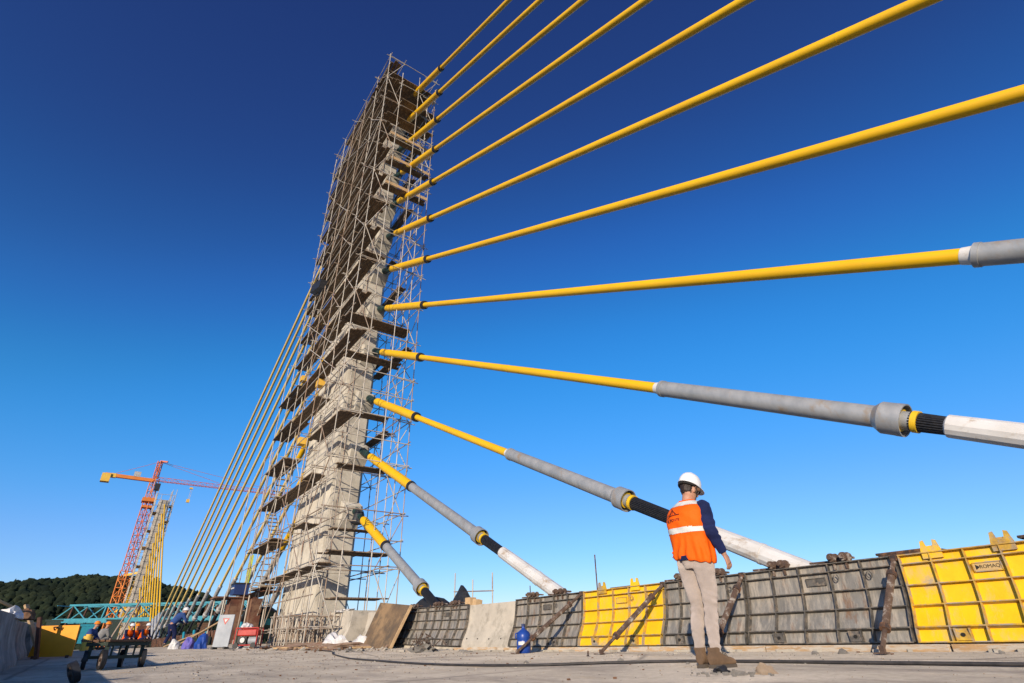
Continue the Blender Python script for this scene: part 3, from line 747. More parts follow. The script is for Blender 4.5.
panel(8.76, 11.05, 's', 'grey steel form panel behind the blue water bottle')
panel(13.15, 15.4, 's', 'grey steel form panel right of the leaning plywood, nearer of two', off=.0)
panel(15.42, 18.3, 's', 'grey steel form panel touching the leaning plywood sheet')
# cloudy spare plates standing behind the wall
for (y0, y1, z, lb) in ((2.55, 3.3, .96, 'rusty steel plate piled behind the right yellow form panel'), (1.3, 1.75, .97, 'small rusty steel plate behind the form at right edge')):
    q = MB(); q.box((8.55, (y0 + y1) / 2, sillz(y0) + z), (.3, y1 - y0, .10)); q.box((8.5, (y0 + y1) / 2 + .1, sillz(y0) + z + .065), (.2, (y1 - y0) * .8, .03)); tag(bevel(q.build('steel_plate', M['rust'])), lb, 'steel plate')
q = MB(); q.box((8.6, 8.6, sillz(8) + .96), (.3, 1.1, .06)); q.box((8.6, 8.1, sillz(8) + 1.0), (.25, .6, .03)); tag(q.build('timber_offcut', M['brown']), 'brown boards lying on the wall behind the middle yellow panel', 'boards')
q = MB(); q.tube((8.45, 8.75, .5), (8.52, 8.80, 1.55), .013, n=6); tag(q.build('rebar_bar', M['rust']), 'thin upright rebar standing behind the wall left of the man', 'rebar')
for (y, t) in ((11.0, 1.12), (16.0, 1.0)):
    q = MB(); q.tube((8.45, y, .4), (8.45, y + .02, t), .012, n=6); tag(q.build('rebar_bar', M['rust']), 'thin upright rebar behind the %s' % ('grey panel with the water bottle' if y < 12 else 'grey panels near the black sheeting'), 'rebar')
q = MB(); q.tube((8.35, 6.9, sillz(7) + .97), (8.35, 5.6, sillz(6) + 1.0), .022, n=8); tag(q.build('loose_pipe', M['scaf']), 'thin pipe lying along the wall top left of the man', 'pipe')
q = MB(); q.tube((8.5, 3.4, sillz(3) + .985), (8.5, 5.9, sillz(5) + .985), .02, n=8); tag(q.build('loose_pipe', M['scafr']), 'rusty pipe lying on the wall top right of the man', 'pipe')

# braces
def brace(y, label, foot=(6.85, 0), thick=1.0, yt=None):
    z = zg(foot[0], y); A = Vector((foot[0], y + foot[1], z + .01)); B_ = Vector((XW - .05, y if yt is None else yt, sillz(y) + .93)); d = (B_ - A).normalized()
    root = empty('wall_brace', A, label, 'brace', 'rusty braces propping the form panels')
    L = (B_ - A).length
    q = MB(); q.tube(A + d * .03, A + d * L * .30, .026 * thick, n=10); q.build('inner_tube', M['rustp'], root)
    q = MB(); q.tube(A + d * L * .24, A + d * L * .80, .042 * thick, n=12); q.build('outer_tube', M['rustp'], root)
    q = MB(); q.tube(A + d * L * .80, B_, .028 * thick, n=10); q.build('screw', M['rustp'], root)
    for t in (.24, .8): q = MB(); q.tube(A + d * (L * t - .025), A + d * (L * t + .035), .058 * thick, n=10, smooth=False); q.build('collar_nut', M['rust'], root)
    q = MB(); q.box(A + Vector((0, 0, .004)), (.13, .12, .014)); q.box(A + d * .05, (.05, .05, .07)); q.build('foot_plate', M['rustp'], root)
    q = MB(); q.box(B_, (.09, .07, .07)); q.build('head_plate', M['rust'], root)
    return root
brace(2.99, 'short thick rusty brace at the joint of grey and right yellow panel', (7.15, .10), .95)
brace(5.13, 'rusty brace leaning on the grey panel right behind the man', (7.0, .05), 1.0)
brace(6.68, 'long rusty brace across the middle yellow panel', (6.72, .36), .95)
brace(8.78, 'dark rusty brace in front of the grey panel with blue bottle', (6.75, .55), .95)
# bent handles / small brackets near right brace
# ------------------------------------------------------------------ small things near the wall
def bottle():
    p = Vector((7.02, 9.42, zg(7.02, 9.42))); root = empty('water_bottle', p, 'blue twenty litre water bottle standing before the grey panel', 'water bottle')
    prof_ = [(0, 0), (.125, 0), (.135, .015), (.135, .10), (.128, .115), (.135, .13), (.135, .20), (.128, .215), (.135, .23), (.135, .31), (.12, .35), (.07, .39), (.035, .41), (.03, .44), (.03, .455)]
    n = 24; q = MB(); q.loft([[p + Vector((max(r, .001) * math.cos(2 * math.pi * i / n), max(r, .001) * math.sin(2 * math.pi * i / n), h)) for i in range(n)] for r, h in prof_], True); q.build('bottle_body', M['blue'], root)
    q = MB(); q.tube(p + Vector((0, 0, .455)), p + Vector((0, 0, .50)), .036, n=14); q.build('cap', M['dblue'], root)
    q = MB(); c = [];
    for i in range(9):
        th = math.pi + .1 + i * .12; c.append(th)
    vs = [p + Vector((.1365 * math.cos(t), .1365 * math.sin(t), z)) for z in (.14, .20) for t in c]; q.add(vs, [(i, i + 1, 10 + i, 9 + i) for i in range(8)], 0, True); q.build('paper_label', M['white'], root)
    q = MB(); q.path([p + Vector((-.135, .02, .25)), p + Vector((-.17, .02, .25)), p + Vector((-.175, .02, .33)), p + Vector((-.12, .02, .345))], .012, 8); q.build('handle', M['blue'], root)
bottle()
q = MB(); p = Vector((6.3, 6.85, zg(6.3, 6.85))); q.tube(p, p + Vector((.01, .0, .075)), .011, n=6); q.tube(p + Vector((0, 0, .0)), p + Vector((0, 0, .02)), .02, n=6); tag(q.build('rebar_stub', M['rust']), 'short rebar stub sticking up from the deck before the yellow panel', 'rebar stub')
# stone and rag at the boots
o = blob('stone', (4.42, 2.80, zg(4.42, 2.80)), (.09, .08, .068), M['stone'], amp=.35, sc=1.6, seed=2); tag(o, 'tan lump of stone lying by the toe of the right boot', 'stone')
o = blob('rag', (4.40, 3.18, zg(4.4, 3.18)), (.085, .06, .045), M['black'], amp=.6, sc=2.5, seed=5); tag(o, 'small black rag lying beside the boot', 'rag')
b = MB(); rr_ = random.Random(8)
for i in range(110):
    x = rr_.gauss(4.33, .11); y = rr_.gauss(2.98, .14); s_ = rr_.uniform(.006, .02)
    b.box((x, y, zg(x, y) + s_ * .3), (s_, s_ * 1.5, s_), Matrix.Rotation(rr_.uniform(0, 3), 3, 'Z'))
tag(b.build('gravel', M['debris']), 'dark crumbs around the stone by the boots', 'gravel', kind='stuff')
b = MB()
for i in range(1500):
    y = rr_.uniform(1.0, 20); x = rr_.uniform(.8, 7.6); s_ = rr_.uniform(.002, .0055) * (1 + y * .10)
    b.box((x, y, zg(x, y) + s_ * .35), (s_, s_ * rr_.uniform(1, 2), s_), Matrix.Rotation(rr_.uniform(0, 3), 3, 'Z') @ Matrix.Rotation(rr_.uniform(0, .5), 3, 'X'), mi=rr_.randint(0, 1))
tag(b.build('loose_grit', [M['debris'], M['stone']]), 'loose grit and chips scattered over the deck', 'grit', kind='stuff')
for LI, (x, y, s_) in enumerate(((5.45, 5.35, .035), (5.2, 4.15, .02), (4.8, 6.4, .028), (7.35, 3.6, .05), (7.2, 3.85, .035), (7.5, 1.8, .045), (7.4, 2.1, .03))):
    o = blob('concrete_lump', (x, y, zg(x, y)), (s_ * 1.4, s_, s_), M['debris'], amp=.4, sc=2, sub=2, seed=int(x * 10)); tag(o, 'small hardened concrete lump ' + ['on the deck in front of the middle yellow panel', 'lying just left of the boots near the hose', 'lying on the deck left of the hose curve', 'at the wall foot, right of the man', 'nearest the foot of the brace at right', 'under the right yellow panel, nearer the edge', 'under the right yellow panel, by the brace side'][LI], 'lump', 'small concrete lumps on the deck')
# hose across the deck
pts = []
keys = [(5.63, .4), (5.62, 1.53), (5.55, 2.8), (5.43, 4.17), (4.95, 5.05), (4.26, 5.8), (4.0, 7.4), (4.25, 9.8), (4.57, 12.0), (5.0, 14.2), (5.5, 15.8), (5.7, 17.6), (6.3, 19.0), (6.9, 20.0)]
K = [Vector((x, y, 0)) for x, y in keys]
for i in range(len(K) - 1):
    p0, p1, p2, p3 = K[max(i - 1, 0)], K[i], K[i + 1], K[min(i + 2, len(K) - 1)]
    for t in np.linspace(0, 1, 8)[:-1]:
        p = .5 * ((2 * p1) + (p2 - p0) * t + (2 * p0 - 5 * p1 + 4 * p2 - p3) * t * t + (3 * p1 - p0 - 3 * p2 + p3) * t ** 3); p.z = zg(p.x, p.y) + .017; pts.append(p)
b = MB(); b.path(pts, .014, 8); tag(b.build('ground_hose', M['hose']), 'long black hose lying across the deck behind the man', 'hose')
# heap of tangled wire
root = empty('wire_heap', (6.9, 13.3, zg(6.9, 13.3)), 'small heap of tangled wire and scrap on the deck near the plywood', 'scrap heap')
o = blob('scrap_lump', (6.9, 13.3, zg(6.9, 13.3)), (.30, .34, .13), M['debris'], root, amp=.8, sc=2.5, seed=9)
q = MB()
for i in range(16):
    th = rr_.uniform(0, 6.28); p = Vector((6.9 + .15 * math.cos(th), 13.3 + .2 * math.sin(th), zg(6.9, 13.3) + .05)); q.path([p, p + Vector((rr_.uniform(-.2, .2), rr_.uniform(-.2, .2), rr_.uniform(.1, .25))), p + Vector((rr_.uniform(-.3, .3), rr_.uniform(-.3, .3), rr_.uniform(.0, .35)))], .012, 5)
q.build('wire', M['rustp'], root)
for (dx, dy) in ((.25, -1.2), (.4, -.8)):
    o = blob('concrete_lump', (7.1 + dx, 13.3 + dy, zg(7.1, 12)), (.10, .2, .05), M['debris'], amp=.5, sc=2, sub=2, seed=3); tag(o, 'flat grey mortar lump right of the wire heap, ' + ('nearer one' if dx < .3 else 'farther one'), 'lump', 'small concrete lumps on the deck')
# plywood sheet leaning on the wall
root = empty('plywood_sheet', (7.4, 17.3, zg(7.4, 17.3)), 'large worn plywood sheet leaning against the wall end', 'plywood sheet')
q = MB(); z = zg(7.4, 17.3); C4 = [Vector((7.25, 18.3, z)), Vector((7.28, 16.15, z - .02)), Vector((7.78, 16.0, z + 1.08)), Vector((7.76, 18.2, z + 1.28))]
nrm = (C4[1] - C4[0]).cross(C4[3] - C4[0]).normalized(); q.add(C4 + [p + nrm * -.03 for p in C4], [(0, 1, 2, 3), (7, 6, 5, 4), (0, 4, 5, 1), (1, 5, 6, 2), (2, 6, 7, 3), (3, 7, 4, 0)]); q.build('board', M['plywood'], root)
q = MB(); q.beam(C4[1] + nrm * .0 + Vector((.02, -.02, 0)), C4[2] + Vector((.02, -.02, 0)), .05, .08); q.build('edge_batten', M['plankl'], root)
# short barrier block with a cloth on top
blk = barrier('barrier_block', 20.0, 22.3, 'short pale concrete barrier block beside the pylon foot under a cloth', h=1.0, inset=-.35, x0=7.9)
q = blob('cloth', (7.75, 21.3, sillz(21) + .98), (.28, .7, .10), M['sheetw'], amp=.6, sc=2.2, seed=4); tag(q, 'crumpled pale cloth lying over the concrete block', 'cloth')
# mound with plastic sheeting
def lumps(name, pts, m, label, cat, root=None, grp=None):
    for i, (x, y, r) in enumerate(pts):
        o = blob(name, (x, y, zg(x, y) - .01), r, m, root, amp=.55, sc=1.8, seed=i + 3)
        if root is None: tag(o, label[i] if isinstance(label, list) else label, cat, grp)
root = empty('rubble_mound', (6.8, 19, zg(6.8, 19)), 'low red brown rubble mound before the pylon foot', 'rubble mound')
lumps('rubble', [(6.9, 19.5, (1.0, 1.3, .16)), (6.3, 18.2, (.7, .9, .10)), (7.3, 18.0, (.7, .6, .10)), (6.2, 20.6, (.8, .8, .13)), (5.6, 19.6, (.5, .7, .09))], M['soil'], '', '', root)
lumps('plastic_sheet', [(6.75, 19.2, (.36, .55, .38)), (7.35, 18.5, (.28, .4, .28))], M['sheetw'], ['crumpled white plastic sheet on the rubble mound, larger', 'crumpled white plastic sheet on the rubble mound next to the plywood, smaller'], 'plastic sheet')
lumps('plastic_sheet', [(4.9, 23.0, (.35, .5, .22))], M['sheetw'], 'white plastic sheet heap at the left foot of the scaffold', 'plastic sheet')
for i in range(8):
    y = 20.2 - i * .45; x = 5.0 + i * .26; q = MB(); q.box((x, y, zg(x, y) + .04), (.1, rr_.uniform(.5, 1.1), .05), Matrix.Rotation(rr_.uniform(0, 3), 3, 'Z')); tag(q.build('board_offcut', M['plankl'] if i % 2 else M['brown']), 'short %s board offcut before the rubble mound, %s from the left' % ('pale' if i % 2 else 'brown', ['first', 'second', 'third', 'fourth'][i // 2]), 'board', 'board offcuts before the pylon')
b = MB(); rr_ = random.Random(21)
for i in range(420):
    x = rr_.gauss(6.5, .75); y = rr_.gauss(19.3, 1.9); s_ = rr_.uniform(.02, .075)
    if x < 7.7: b.box((x, y, zg(x, y) + s_ * .4 + .05 * math.exp(-((x - 6.8) ** 2 + (y - 19.3) ** 2))), (s_, s_ * rr_.uniform(1, 3), s_ * .7), Matrix.Rotation(rr_.uniform(0, 3), 3, 'Z') @ Matrix.Rotation(rr_.uniform(-.6, .6), 3, 'X'), mi=rr_.randint(0, 3))
tag(b.build('broken_rubble', [M['debris'], M['soil'], M['conc2'], M['brown']]), 'broken concrete and timber bits strewn before the pylon foot', 'rubble', kind='stuff')
b = MB()
for i in range(160):
    x = rr_.uniform(1.2, 7.6); y = rr_.uniform(3, 16); s_ = rr_.uniform(.008, .022)
    b.box((x, y, zg(x, y) + s_ * .3), (s_, s_ * rr_.uniform(1, 2.5), s_ * .7), Matrix.Rotation(rr_.uniform(0, 3), 3, 'Z'), mi=rr_.randint(0, 1))
tag(b.build('stray_chips', [M['conc2'], M['brown']]), 'stray mortar and wood chips on the deck', 'chips', kind='stuff')
# black sheeting, timber bits, light guard rail beyond the wall
root = empty('black_sheeting', (8.9, 16.2, .6), 'rounded heap of black rubber sheeting behind the wall at the lowest cable', 'black sheeting')
o = blob('sheet', (8.95, 16.95, .45), (.4, 1.45, .84), M['black'], root, amp=.12, sc=1.2, seed=1)
o = blob('black_tarpaulin', (8.95, 14.95, .45), (.3, .66, .92), M['black'], amp=.22, sc=1.1, seed=6); tag(o, 'pointed black tarpaulin heap behind the wall, right of the rubber sheeting', 'tarpaulin')
for i, (y, s_) in enumerate(((13.95, .22), (13.6, .16))):
    q = MB(); q.box((8.6, y, sillz(y) + .93 + s_ / 2), (.2, s_ * 1.2, s_), Matrix.Rotation(.2 * i, 3, 'X')); tag(bevel(q.build('timber_block', M['plankl'])), ['larger', 'smaller'][i] + ' timber block on the wall top right of the black tarpaulin', 'timber block')
root = empty('guard_rail', (10, 16, .0), 'thin tube guard rail beyond the wall right of the lowest cable', 'guard rail')
for y, t in ((17.25, 2.05), (16.1, 1.75), (14.95, 1.85)):
    q = MB(); q.tube((10, y, .0), (10, y, t), .022, n=6); q.build('post', M['scaf'], root)
for z in (1.35, .98):
    q = MB(); q.tube((10, 14.9, z - .02), (10, 17.3 if z > 1.1 else 19, z + .12), .02, n=6); q.build('rail', M['scafr'], root)

# ------------------------------------------------------------------ far median: rusty forms under the back stays
for i in range(10):
    y0 = 33.5 + i * 5.63
    root = empty('rusty_form', (8, y0 + 2.7, sillz(y0)), 'rust red form panel under the far stays, number %s away from the pylon' % ['first', 'second', 'third', 'fourth', 'fifth', 'sixth', 'seventh', 'eighth', 'ninth', 'tenth'][i] if 0 else '%s rust red form panel counted away from the pylon under the far stays' % ['first', 'second', 'third', 'fourth', 'fifth', 'sixth', 'seventh', 'eighth', 'ninth', 'tenth'][i], 'form panel', 'rust red form panels under the far stays')
    q = MB(); q.box((7.9, y0 + 2.75, sillz(y0) + .42), (.06, 5.4, .86), Matrix.Rotation(-.15, 3, 'Y')); q.build('face_plate', M['rustm'], root)
    for k in range(5):
        q = MB(); q.box((7.84 - .0, y0 + .3 + k * 1.2, sillz(y0) + .42), (.08, .06, .9), Matrix.Rotation(-.15, 3, 'Y')); q.build('rib', M['rust'], root)
# teal hydraulic jacks on far anchors
for i in range(7):
    y = 2 * PC - DS[i + 1] - .6
    root = empty('stressing_jack', (7.6, y, zg(7, y)), '%s teal stressing jack counted from the pylon, beside the far stays' % ['first', 'second', 'third', 'fourth', 'fifth', 'sixth', 'seventh'][i], 'jack', 'teal jacks beside the far stays')
    q = MB(); q.tube((7.5, y, .6), (7.5, y + .6, 1.2), .10, n=12); q.build('cylinder', M['teal'], root)
    q = MB(); q.box((7.5, y, .45), (.5, .6, .5)); q.build('base_frame', M['dgreen'], root)

# ------------------------------------------------------------------ rust brown cabin, cooler, tank, sign board, generator, bags
root = empty('steel_cabin', (5.6, 28.6, zg(5.6, 28)), 'rust brown sheet steel cabin left of the scaffold', 'cabin')
z = zg(5.6, 28.6)
q = MB(); q.box((5.35, 28.8, z + 1.0), (.55, 1.0, 1.6)); q.build('wall_panel', M['rustm'], root)
q = MB(); q.box((6.05, 28.2, z + 1.0), (.45, .9, 1.55)); q.build('wall_panel', M['rustm'], root)
q = MB(); q.box((5.25, 28.9, z + 1.83), (1.7, 1.4, .06)); q.build('roof', M['rustm'], root)
for x, y in ((4.75, 28.1), (5.75, 28.1), (6.35, 27.6), (4.6, 29.5)): q = MB(); q.tube((x, y, z), (x, y, z + 1.9), .03, n=6); q.build('post', M['scaf'], root)
root = empty('cooler', (5.4, 28.3, z + 1.9), 'dark blue cooler box with pale stripe on the cabin roof', 'cooler')
q = MB(); q.box((5.35, 28.4, z + 2.14), (.6, .8, .42)); q.build('body', M['dblue'], root)
q = MB(); q.box((5.35, 28.4, z + 2.38), (.66, .86, .06)); q.build('lid', M['black'], root)
q = MB(); q.box((5.04, 28.4, z + 2.2), (.02, .55, .06)); q.build('stripe', M['white'], root)
root = empty('water_tank', (6.6, 27.0, z), 'round dark teal tank between cabin and scaffold', 'tank')
q = MB(); q.tube((6.75, 28.9, z + .2), (6.75, 28.9, z + 1.3), .55, n=20); q.build('drum', M['green'], root); q = MB(); q.tube((6.75, 28.9, z + 1.3), (6.75, 28.9, z + 1.5), .55, .2, n=20); q.build('lid', M['black'], root)
q = MB(); q.tube((6.75, 28.9, z + .75), (6.75, 28.9, z + 1.0), .56, n=20); q.build('band', M['teal'], root)
root = empty('sign_board', (4.1, 23.0, zg(4.1, 23)), 'pale grey upright board with red triangle left of the generator', 'sign board')
z = zg(4.1, 23); Rz = Matrix.Rotation(.62, 3, 'Z'); tl = Matrix.Rotation(-.62, 3, 'Z') @ Matrix.Rotation(-.06, 3, 'X')
q = MB(); c = Vector((4.1, 23.0, z + .56)); q.box(c, (.54, .06, 1.0), tl); bevel(q.build('board', M['grey'], root), .01)
q = MB(); t1 = [tl @ Vector(p) + c for p in ((-.12, -.036, .38), (.12, -.036, .38), (0, -.036, .18))]; q.add(t1, [(0, 2, 1)]); q.build('red_triangle', M['redp'], root)
q = MB(); t1 = [tl @ Vector(p) + c for p in ((-.06, -.039, .35), (.06, -.039, .35), (0, -.039, .25))]; q.add(t1, [(0, 2, 1)]); q.build('triangle_centre', M['white'], root)
for sx in (-.2, .2):
    q = MB(); q.box(tl @ Vector((sx, 0, -.53)) + c, (.06, .34, .07), tl); q.build('foot', M['black'], root)
root = empty('generator', (4.9, 22.6, zg(4.9, 22.6)), 'red portable generator on a tube frame beside the scaffold', 'generator')
def oriented(base, rz):
    m = Matrix.Rotation(rz, 3, 'Z'); return lambda x, y, zz: m @ Vector((x, y, zz)) + base
P_ = oriented(Vector((4.85, 22.55, zg(4.85, 22.5))), -.62); mR = Matrix.Rotation(-.62, 3, 'Z')
q = MB()
for sx in (-.38, .38):
    for sy in (-.22, .22): q.tube(P_(sx, sy, .05), P_(sx, sy, .62), .02, n=8)
    q.tube(P_(sx, -.22, .62), P_(sx, .22, .62), .02, n=8); q.tube(P_(sx, -.22, .1), P_(sx, .22, .1), .02, n=8)
for sy in (-.22, .22): q.tube(P_(-.38, sy, .62), P_(.38, sy, .62), .02, n=8); q.tube(P_(-.38, sy, .1), P_(.38, sy, .1), .02, n=8)
q.build('frame', M['redp'], root)
q = MB(); q.box(P_(0, 0, .48), (.66, .4, .2), mR); bevel(q.build('fuel_tank', M['redp'], root), .03)
q = MB(); q.box(P_(-.14, 0, .24), (.3, .34, .24), mR); q.build('engine', M['black'], root)
q = MB(); q.tube(P_(.05, 0, .24), P_(.32, 0, .24), .13, n=14); q.build('alternator', M['grey'], root)
q = MB(); q.tube(P_(-.1, -.21, .25), P_(-.1, -.235, .25), .08, n=14); q.build('recoil_cover', M['white'], root)
for sx in (-.3, .3):
    q = MB(); q.tube(P_(sx, -.26, .09), P_(sx, -.21, .09), .09, n=14); q.build('wheel', M['black'], root)
o = blob('white_bag', tuple(P_(-.1, 0, .63)), (.2, .16, .14), M['sheetw'], amp=.5, sc=2, seed=2); tag(o, 'white bag lying on the red generator', 'bag')
for i, (x, y, r, m, lb) in enumerate(((3.75, 24.6, (.22, .24, .48), 'blue', 'blue plastic sack, taller one left of the sign board'), (3.40, 25.2, (.22, .22, .36), 'purple', 'purple blue plastic sack left of the blue one'), (3.0, 25.7, (.2, .2, .3), 'white', 'small white sack at the left of the blue and purple sacks'))):
    o = blob('sack', (x, y, zg(x, y)), r, M[m], amp=.3, sc=1.6, seed=i); tag(o, lb, 'sack')
for i, (x, y) in enumerate(((3.2, 27.0), (2.9, 27.8))):
    q = MB(); z = zg(x, y); q.beam((x, y, z + .05), (x + 1.3, y - .6, z + .9 - .3 * i), .2, .04); tag(q.build('leaning_board', M['plankl']), ['upper', 'lower'][i] + ' pale board leaning beside the blue worker', 'board')

# ------------------------------------------------------------------ far pylon with scaffold and its stays
FP = Vector((9.2, 152.2, 0))
pylon('far_pylon', 8.2, 152.2, 5, 0, 30.8, 'far concrete pylon rising beside the tower crane', 1.8)
root = empty('far_scaffold', (9.2, 155, 0), 'scaffold round the far pylon beside the crane', 'scaffold')
for x in (6.3, 7.2, 9.2, 10.0):
    for y in (151.2, 153, 155.5, 157.5):
        q = MB(); q.tube((x, y, 0), (x, y, 32.5 + rr_.uniform(-2, 1.2)), .06, n=5); q.build('standard', M['scaf'], root)
q = MB(); z = 2
while z < 32:
    for x in (6.3, 10.0): q.tube((x, 151, z), (x, 158, z), .05, n=4)
    for y in (151.2, 157.5): q.tube((6.2, y, z), (10.1, y, z), .05, n=4)
    z += 1.3
tag(q.build('ledgers', M['scaf'], root), kind='stuff')
for i in range(15):
    q = MB(); z = 2.6 + i * 1.95; q.box((6.75 if i % 2 else 9.6, 154.2 + (i % 3 - 1) * .6, z), (.9, 5 - (i % 3), .15)); q.build('plank_deck', M['plank'] if i % 3 else M['plankl'], root); q = MB(); q.box((6.25, 153.6 + (i % 3), z + .5), (.1, 2.6, .7)); q.build('side_screen', M['plank'] if i % 2 else M['galvw'], root)
for k in range(1, 13):
    for sd in (0, 1):
        T = Vector((8.3, 152.0 if sd == 0 else 157.4, TZ[k] * .93)); D = Vector((8.3 + (.9 if sd == 0 else 0), T.y + (-1 if sd == 0 else 1) * (5 + k * 4.1), 1.2))
        root = empty('far_stay_cable', T, '%s yellow stay cable on the %s side of the far pylon' % (ordn[k - 1], ['near', 'far'][sd]), 'stay cable', 'stay cables of the far pylon')
        d = (D - T).normalized(); q = MB(); q.tube(T, T + d * (D - T).length * .88, .14, n=8); q.build('duct', M['yduct'], root)
        q = MB(); q.tube(T + d * (D - T).length * .88, D, .2, n=8); q.build('guide_tube', M['galvw'], root)

# ------------------------------------------------------------------ tower crane
def WP(X, Y, Z): v = F2 @ Vector((X, Y, 0)); v.z = Z; return v
def lattice(q, A, B_, w, h, bay, r, up, mi=0, tri=False):
    d = (B_ - A); L = d.length; d.normalize(); x = d.cross(up).normalized(); y = x.cross(d)
    if tri: cs = [x * w / 2, -x * w / 2, y * h]
    else: cs = [x * w / 2 + y * h / 2, x * w / 2 - y * h / 2, -x * w / 2 - y * h / 2, -x * w / 2 + y * h / 2]
    for c in cs: q.tube(A + c, B_ + c, r * 1.5, n=5, mi=mi)
    n = max(1, int(L / bay))
    for i in range(n):
        for j in range(len(cs)):
            a, b_ = cs[j], cs[(j + 1) % len(cs)]
            if i % 2: a, b_ = b_, a
            q.tube(A + d * (L * i / n) + a, A + d * (L * (i + 1) / n) + b_, r, n=4, mi=mi)
            q.tube(A + d * (L * i / n) + cs[j], A + d * (L * i / n) + cs[(j + 1) % len(cs)], r * .8, n=4, mi=mi)
root = empty('tower_crane', WP(-103, 150, -16), 'red and orange tower crane standing behind the far pylon', 'tower crane')
Z = Vector((0, 0, 1)); CB = WP(-103, 150, -16); rgt = F2 @ Vector((1, 0, 0))
q = MB(); lattice(q, CB, CB + Z * 34, 2.0, 2.0, 1.9, .11, rgt); q.build('lower_mast', M['craneo'], root)
q = MB(); lattice(q, CB + Z * 34, CB + Z * 52, 1.7, 1.7, 1.7, .085, rgt); q.build('upper_mast', M['crane'], root)
q = MB(); q.box(CB + Z * 52.3, (3.2, 3.2, 1.0)); q.box(CB + Z * 50.5, (2.4, 2.4, .6)); q.build('climbing_frame', M['craneo'], root)
q = MB(); lattice(q, CB + Z * 53, CB + Z * 58.5, 1.5, 1.5, 1.5, .08, rgt); q.build('slewing_section', M['craneo'], root)
q = MB(); lattice(q, CB + Z * 58.5, CB + Z * 63.5, .9, .9, 1.2, .09, rgt); q.beam(CB + Z * 63.5, CB + Z * 63.2 + rgt * 2.2, .4, .4); q.build('tower_head', M['crane'], root)
jd = (WP(-78.6, 167, 0) - WP(-103, 150, 0)).normalized()
J0 = CB + Z * 57.8
q = MB(); lattice(q, J0, J0 + jd * 46 - Z * .2, 1.1, 1.1, 1.6, .045, Z, tri=True); q.build('jib', M['crane'], root)
q = MB(); q.beam(J0 + Z * .0, J0 - jd * 11.8 + Z * .3, 1.0, .9); q.build('counter_jib', M['craneo'], root)
q = MB(); q.box(J0 - jd * 11.4 - Z * .6, (2.0, 2.0, 2.2)); q.box(J0 - jd * 9.8 + Z * .2, (1.1, 1.1, 1.1)); q.build('counterweight', M['craney'], root)
q = MB(); q.box(J0 - jd * 4.5 + Z * 1.2, (1.6, 1.2, 1.4)); q.build('winch', M['galvw'], root)
q = MB(); q.box(J0 - Z * 1.8 + rgt * 1.3, (1.3, 1.5, 1.8)); q.build('cab', M['black'], root)
HT = CB + Z * 63.3
q = MB(); q.tube(HT, J0 + jd * 18 + Z * 1, .05, n=4); q.tube(HT, J0 + jd * 33 + Z * 1, .05, n=4); q.tube(HT, J0 - jd * 10 + Z * .6, .05, n=4); q.build('tie_bar', M['crane'], root)
q = MB(); hk = J0 + jd * 9.5; q.box(hk - Z * 1.0, (.8, .8, .4)); q.tube(hk - Z * 1, hk - Z * 4.2, .03, n=4); q.tube(hk - Z * 1 + rgt * .5, hk - Z * 4.2 + rgt * .3, .03, n=4); q.box(hk - Z * 4.6, (.8, .6, .9)); q.build('hook_block', M['craney'], root)
q = MB(); q.beam(CB + Z * 33, WP(-92, 143, 17.2), .5, .5); q.build('mast_tie', M['craney'], root)
q = MB(); q.beam(CB + Z * 24.6, WP(-92, 143, 8.6), .6, .6); q.build('mast_tie', M['craney'], root)

# teal launching truss
root = empty('teal_truss', WP(-63, 100, 3), 'long teal steel truss girder crossing behind the far stays', 'truss girder')
A0 = WP(-79.5, 101, 4.5); B0 = WP(-44, 99.5, 4.3); dd_ = (B0 - A0); Lr = dd_.length; dd_.normalize(); back = F2 @ Vector((0, 1, 0))
for off in (0, 3.4):
    o_ = back * off
    q = MB(); q.beam(A0 + o_, B0 + o_, .4, .62); q.build('bottom_chord', M['teal'], root)
    q = MB(); q.beam(A0 + dd_ * 2.3 + o_ + Z * 2.35, B0 + o_ + Z * 2.35, .35, .30); q.build('top_chord', M['teal'], root)
    n = 12
    for i in range(n):
        a = A0 + dd_ * (Lr * i / n) + o_; c = A0 + dd_ * (Lr * (i + 1) / n) + o_
        q = MB(); q.beam(a, c + Z * 2.3 if i % 2 == 0 else c, .16, .16) if i % 2 == 0 else q.beam(a + Z * 2.3, c, .16, .16); q.build('diagonal', M['teal'], root)
        if i % 2 == 0: q = MB(); q.beam(c - Z * 1.2 - dd_ * .5, c + Z * 2.4, .22, .22); q.build('upright', M['rustm'] if i % 4 == 0 else M['teal'], root)
for i in range(13):
    for h_ in (2.35, .05): a = A0 + dd_ * (Lr * i / 12) + Z * h_; q = MB(); q.tube(a, a + back * 3.4, .08, n=4); q.build('cross_member', M['teal'], root)
for i, (X, m, hh) in enumerate(((-76, 'dgreen', 3.2), (-70, 'teal', 2.4), (-66, 'dgreen', 3.0), (-61, 'rustm', 2.6), (-57, 'dgreen', 2.8), (-51, 'brown', 2.2), (-47, 'dgreen', 2.6))):
    q = MB(); p = WP(X, 97, 1.6); q.box(p + Z * hh / 2 - Z * .6, (1.8, 2.4, hh)); q.box(p + Z * (hh - .4), (2.4, .3, .3)); tag(q.build('formwork_box', M[m]), '%s formwork box counted from the left under the teal truss' % ['first', 'second', 'third', 'fourth', 'fifth', 'sixth', 'seventh'][i], 'formwork', 'formwork boxes under the teal truss')

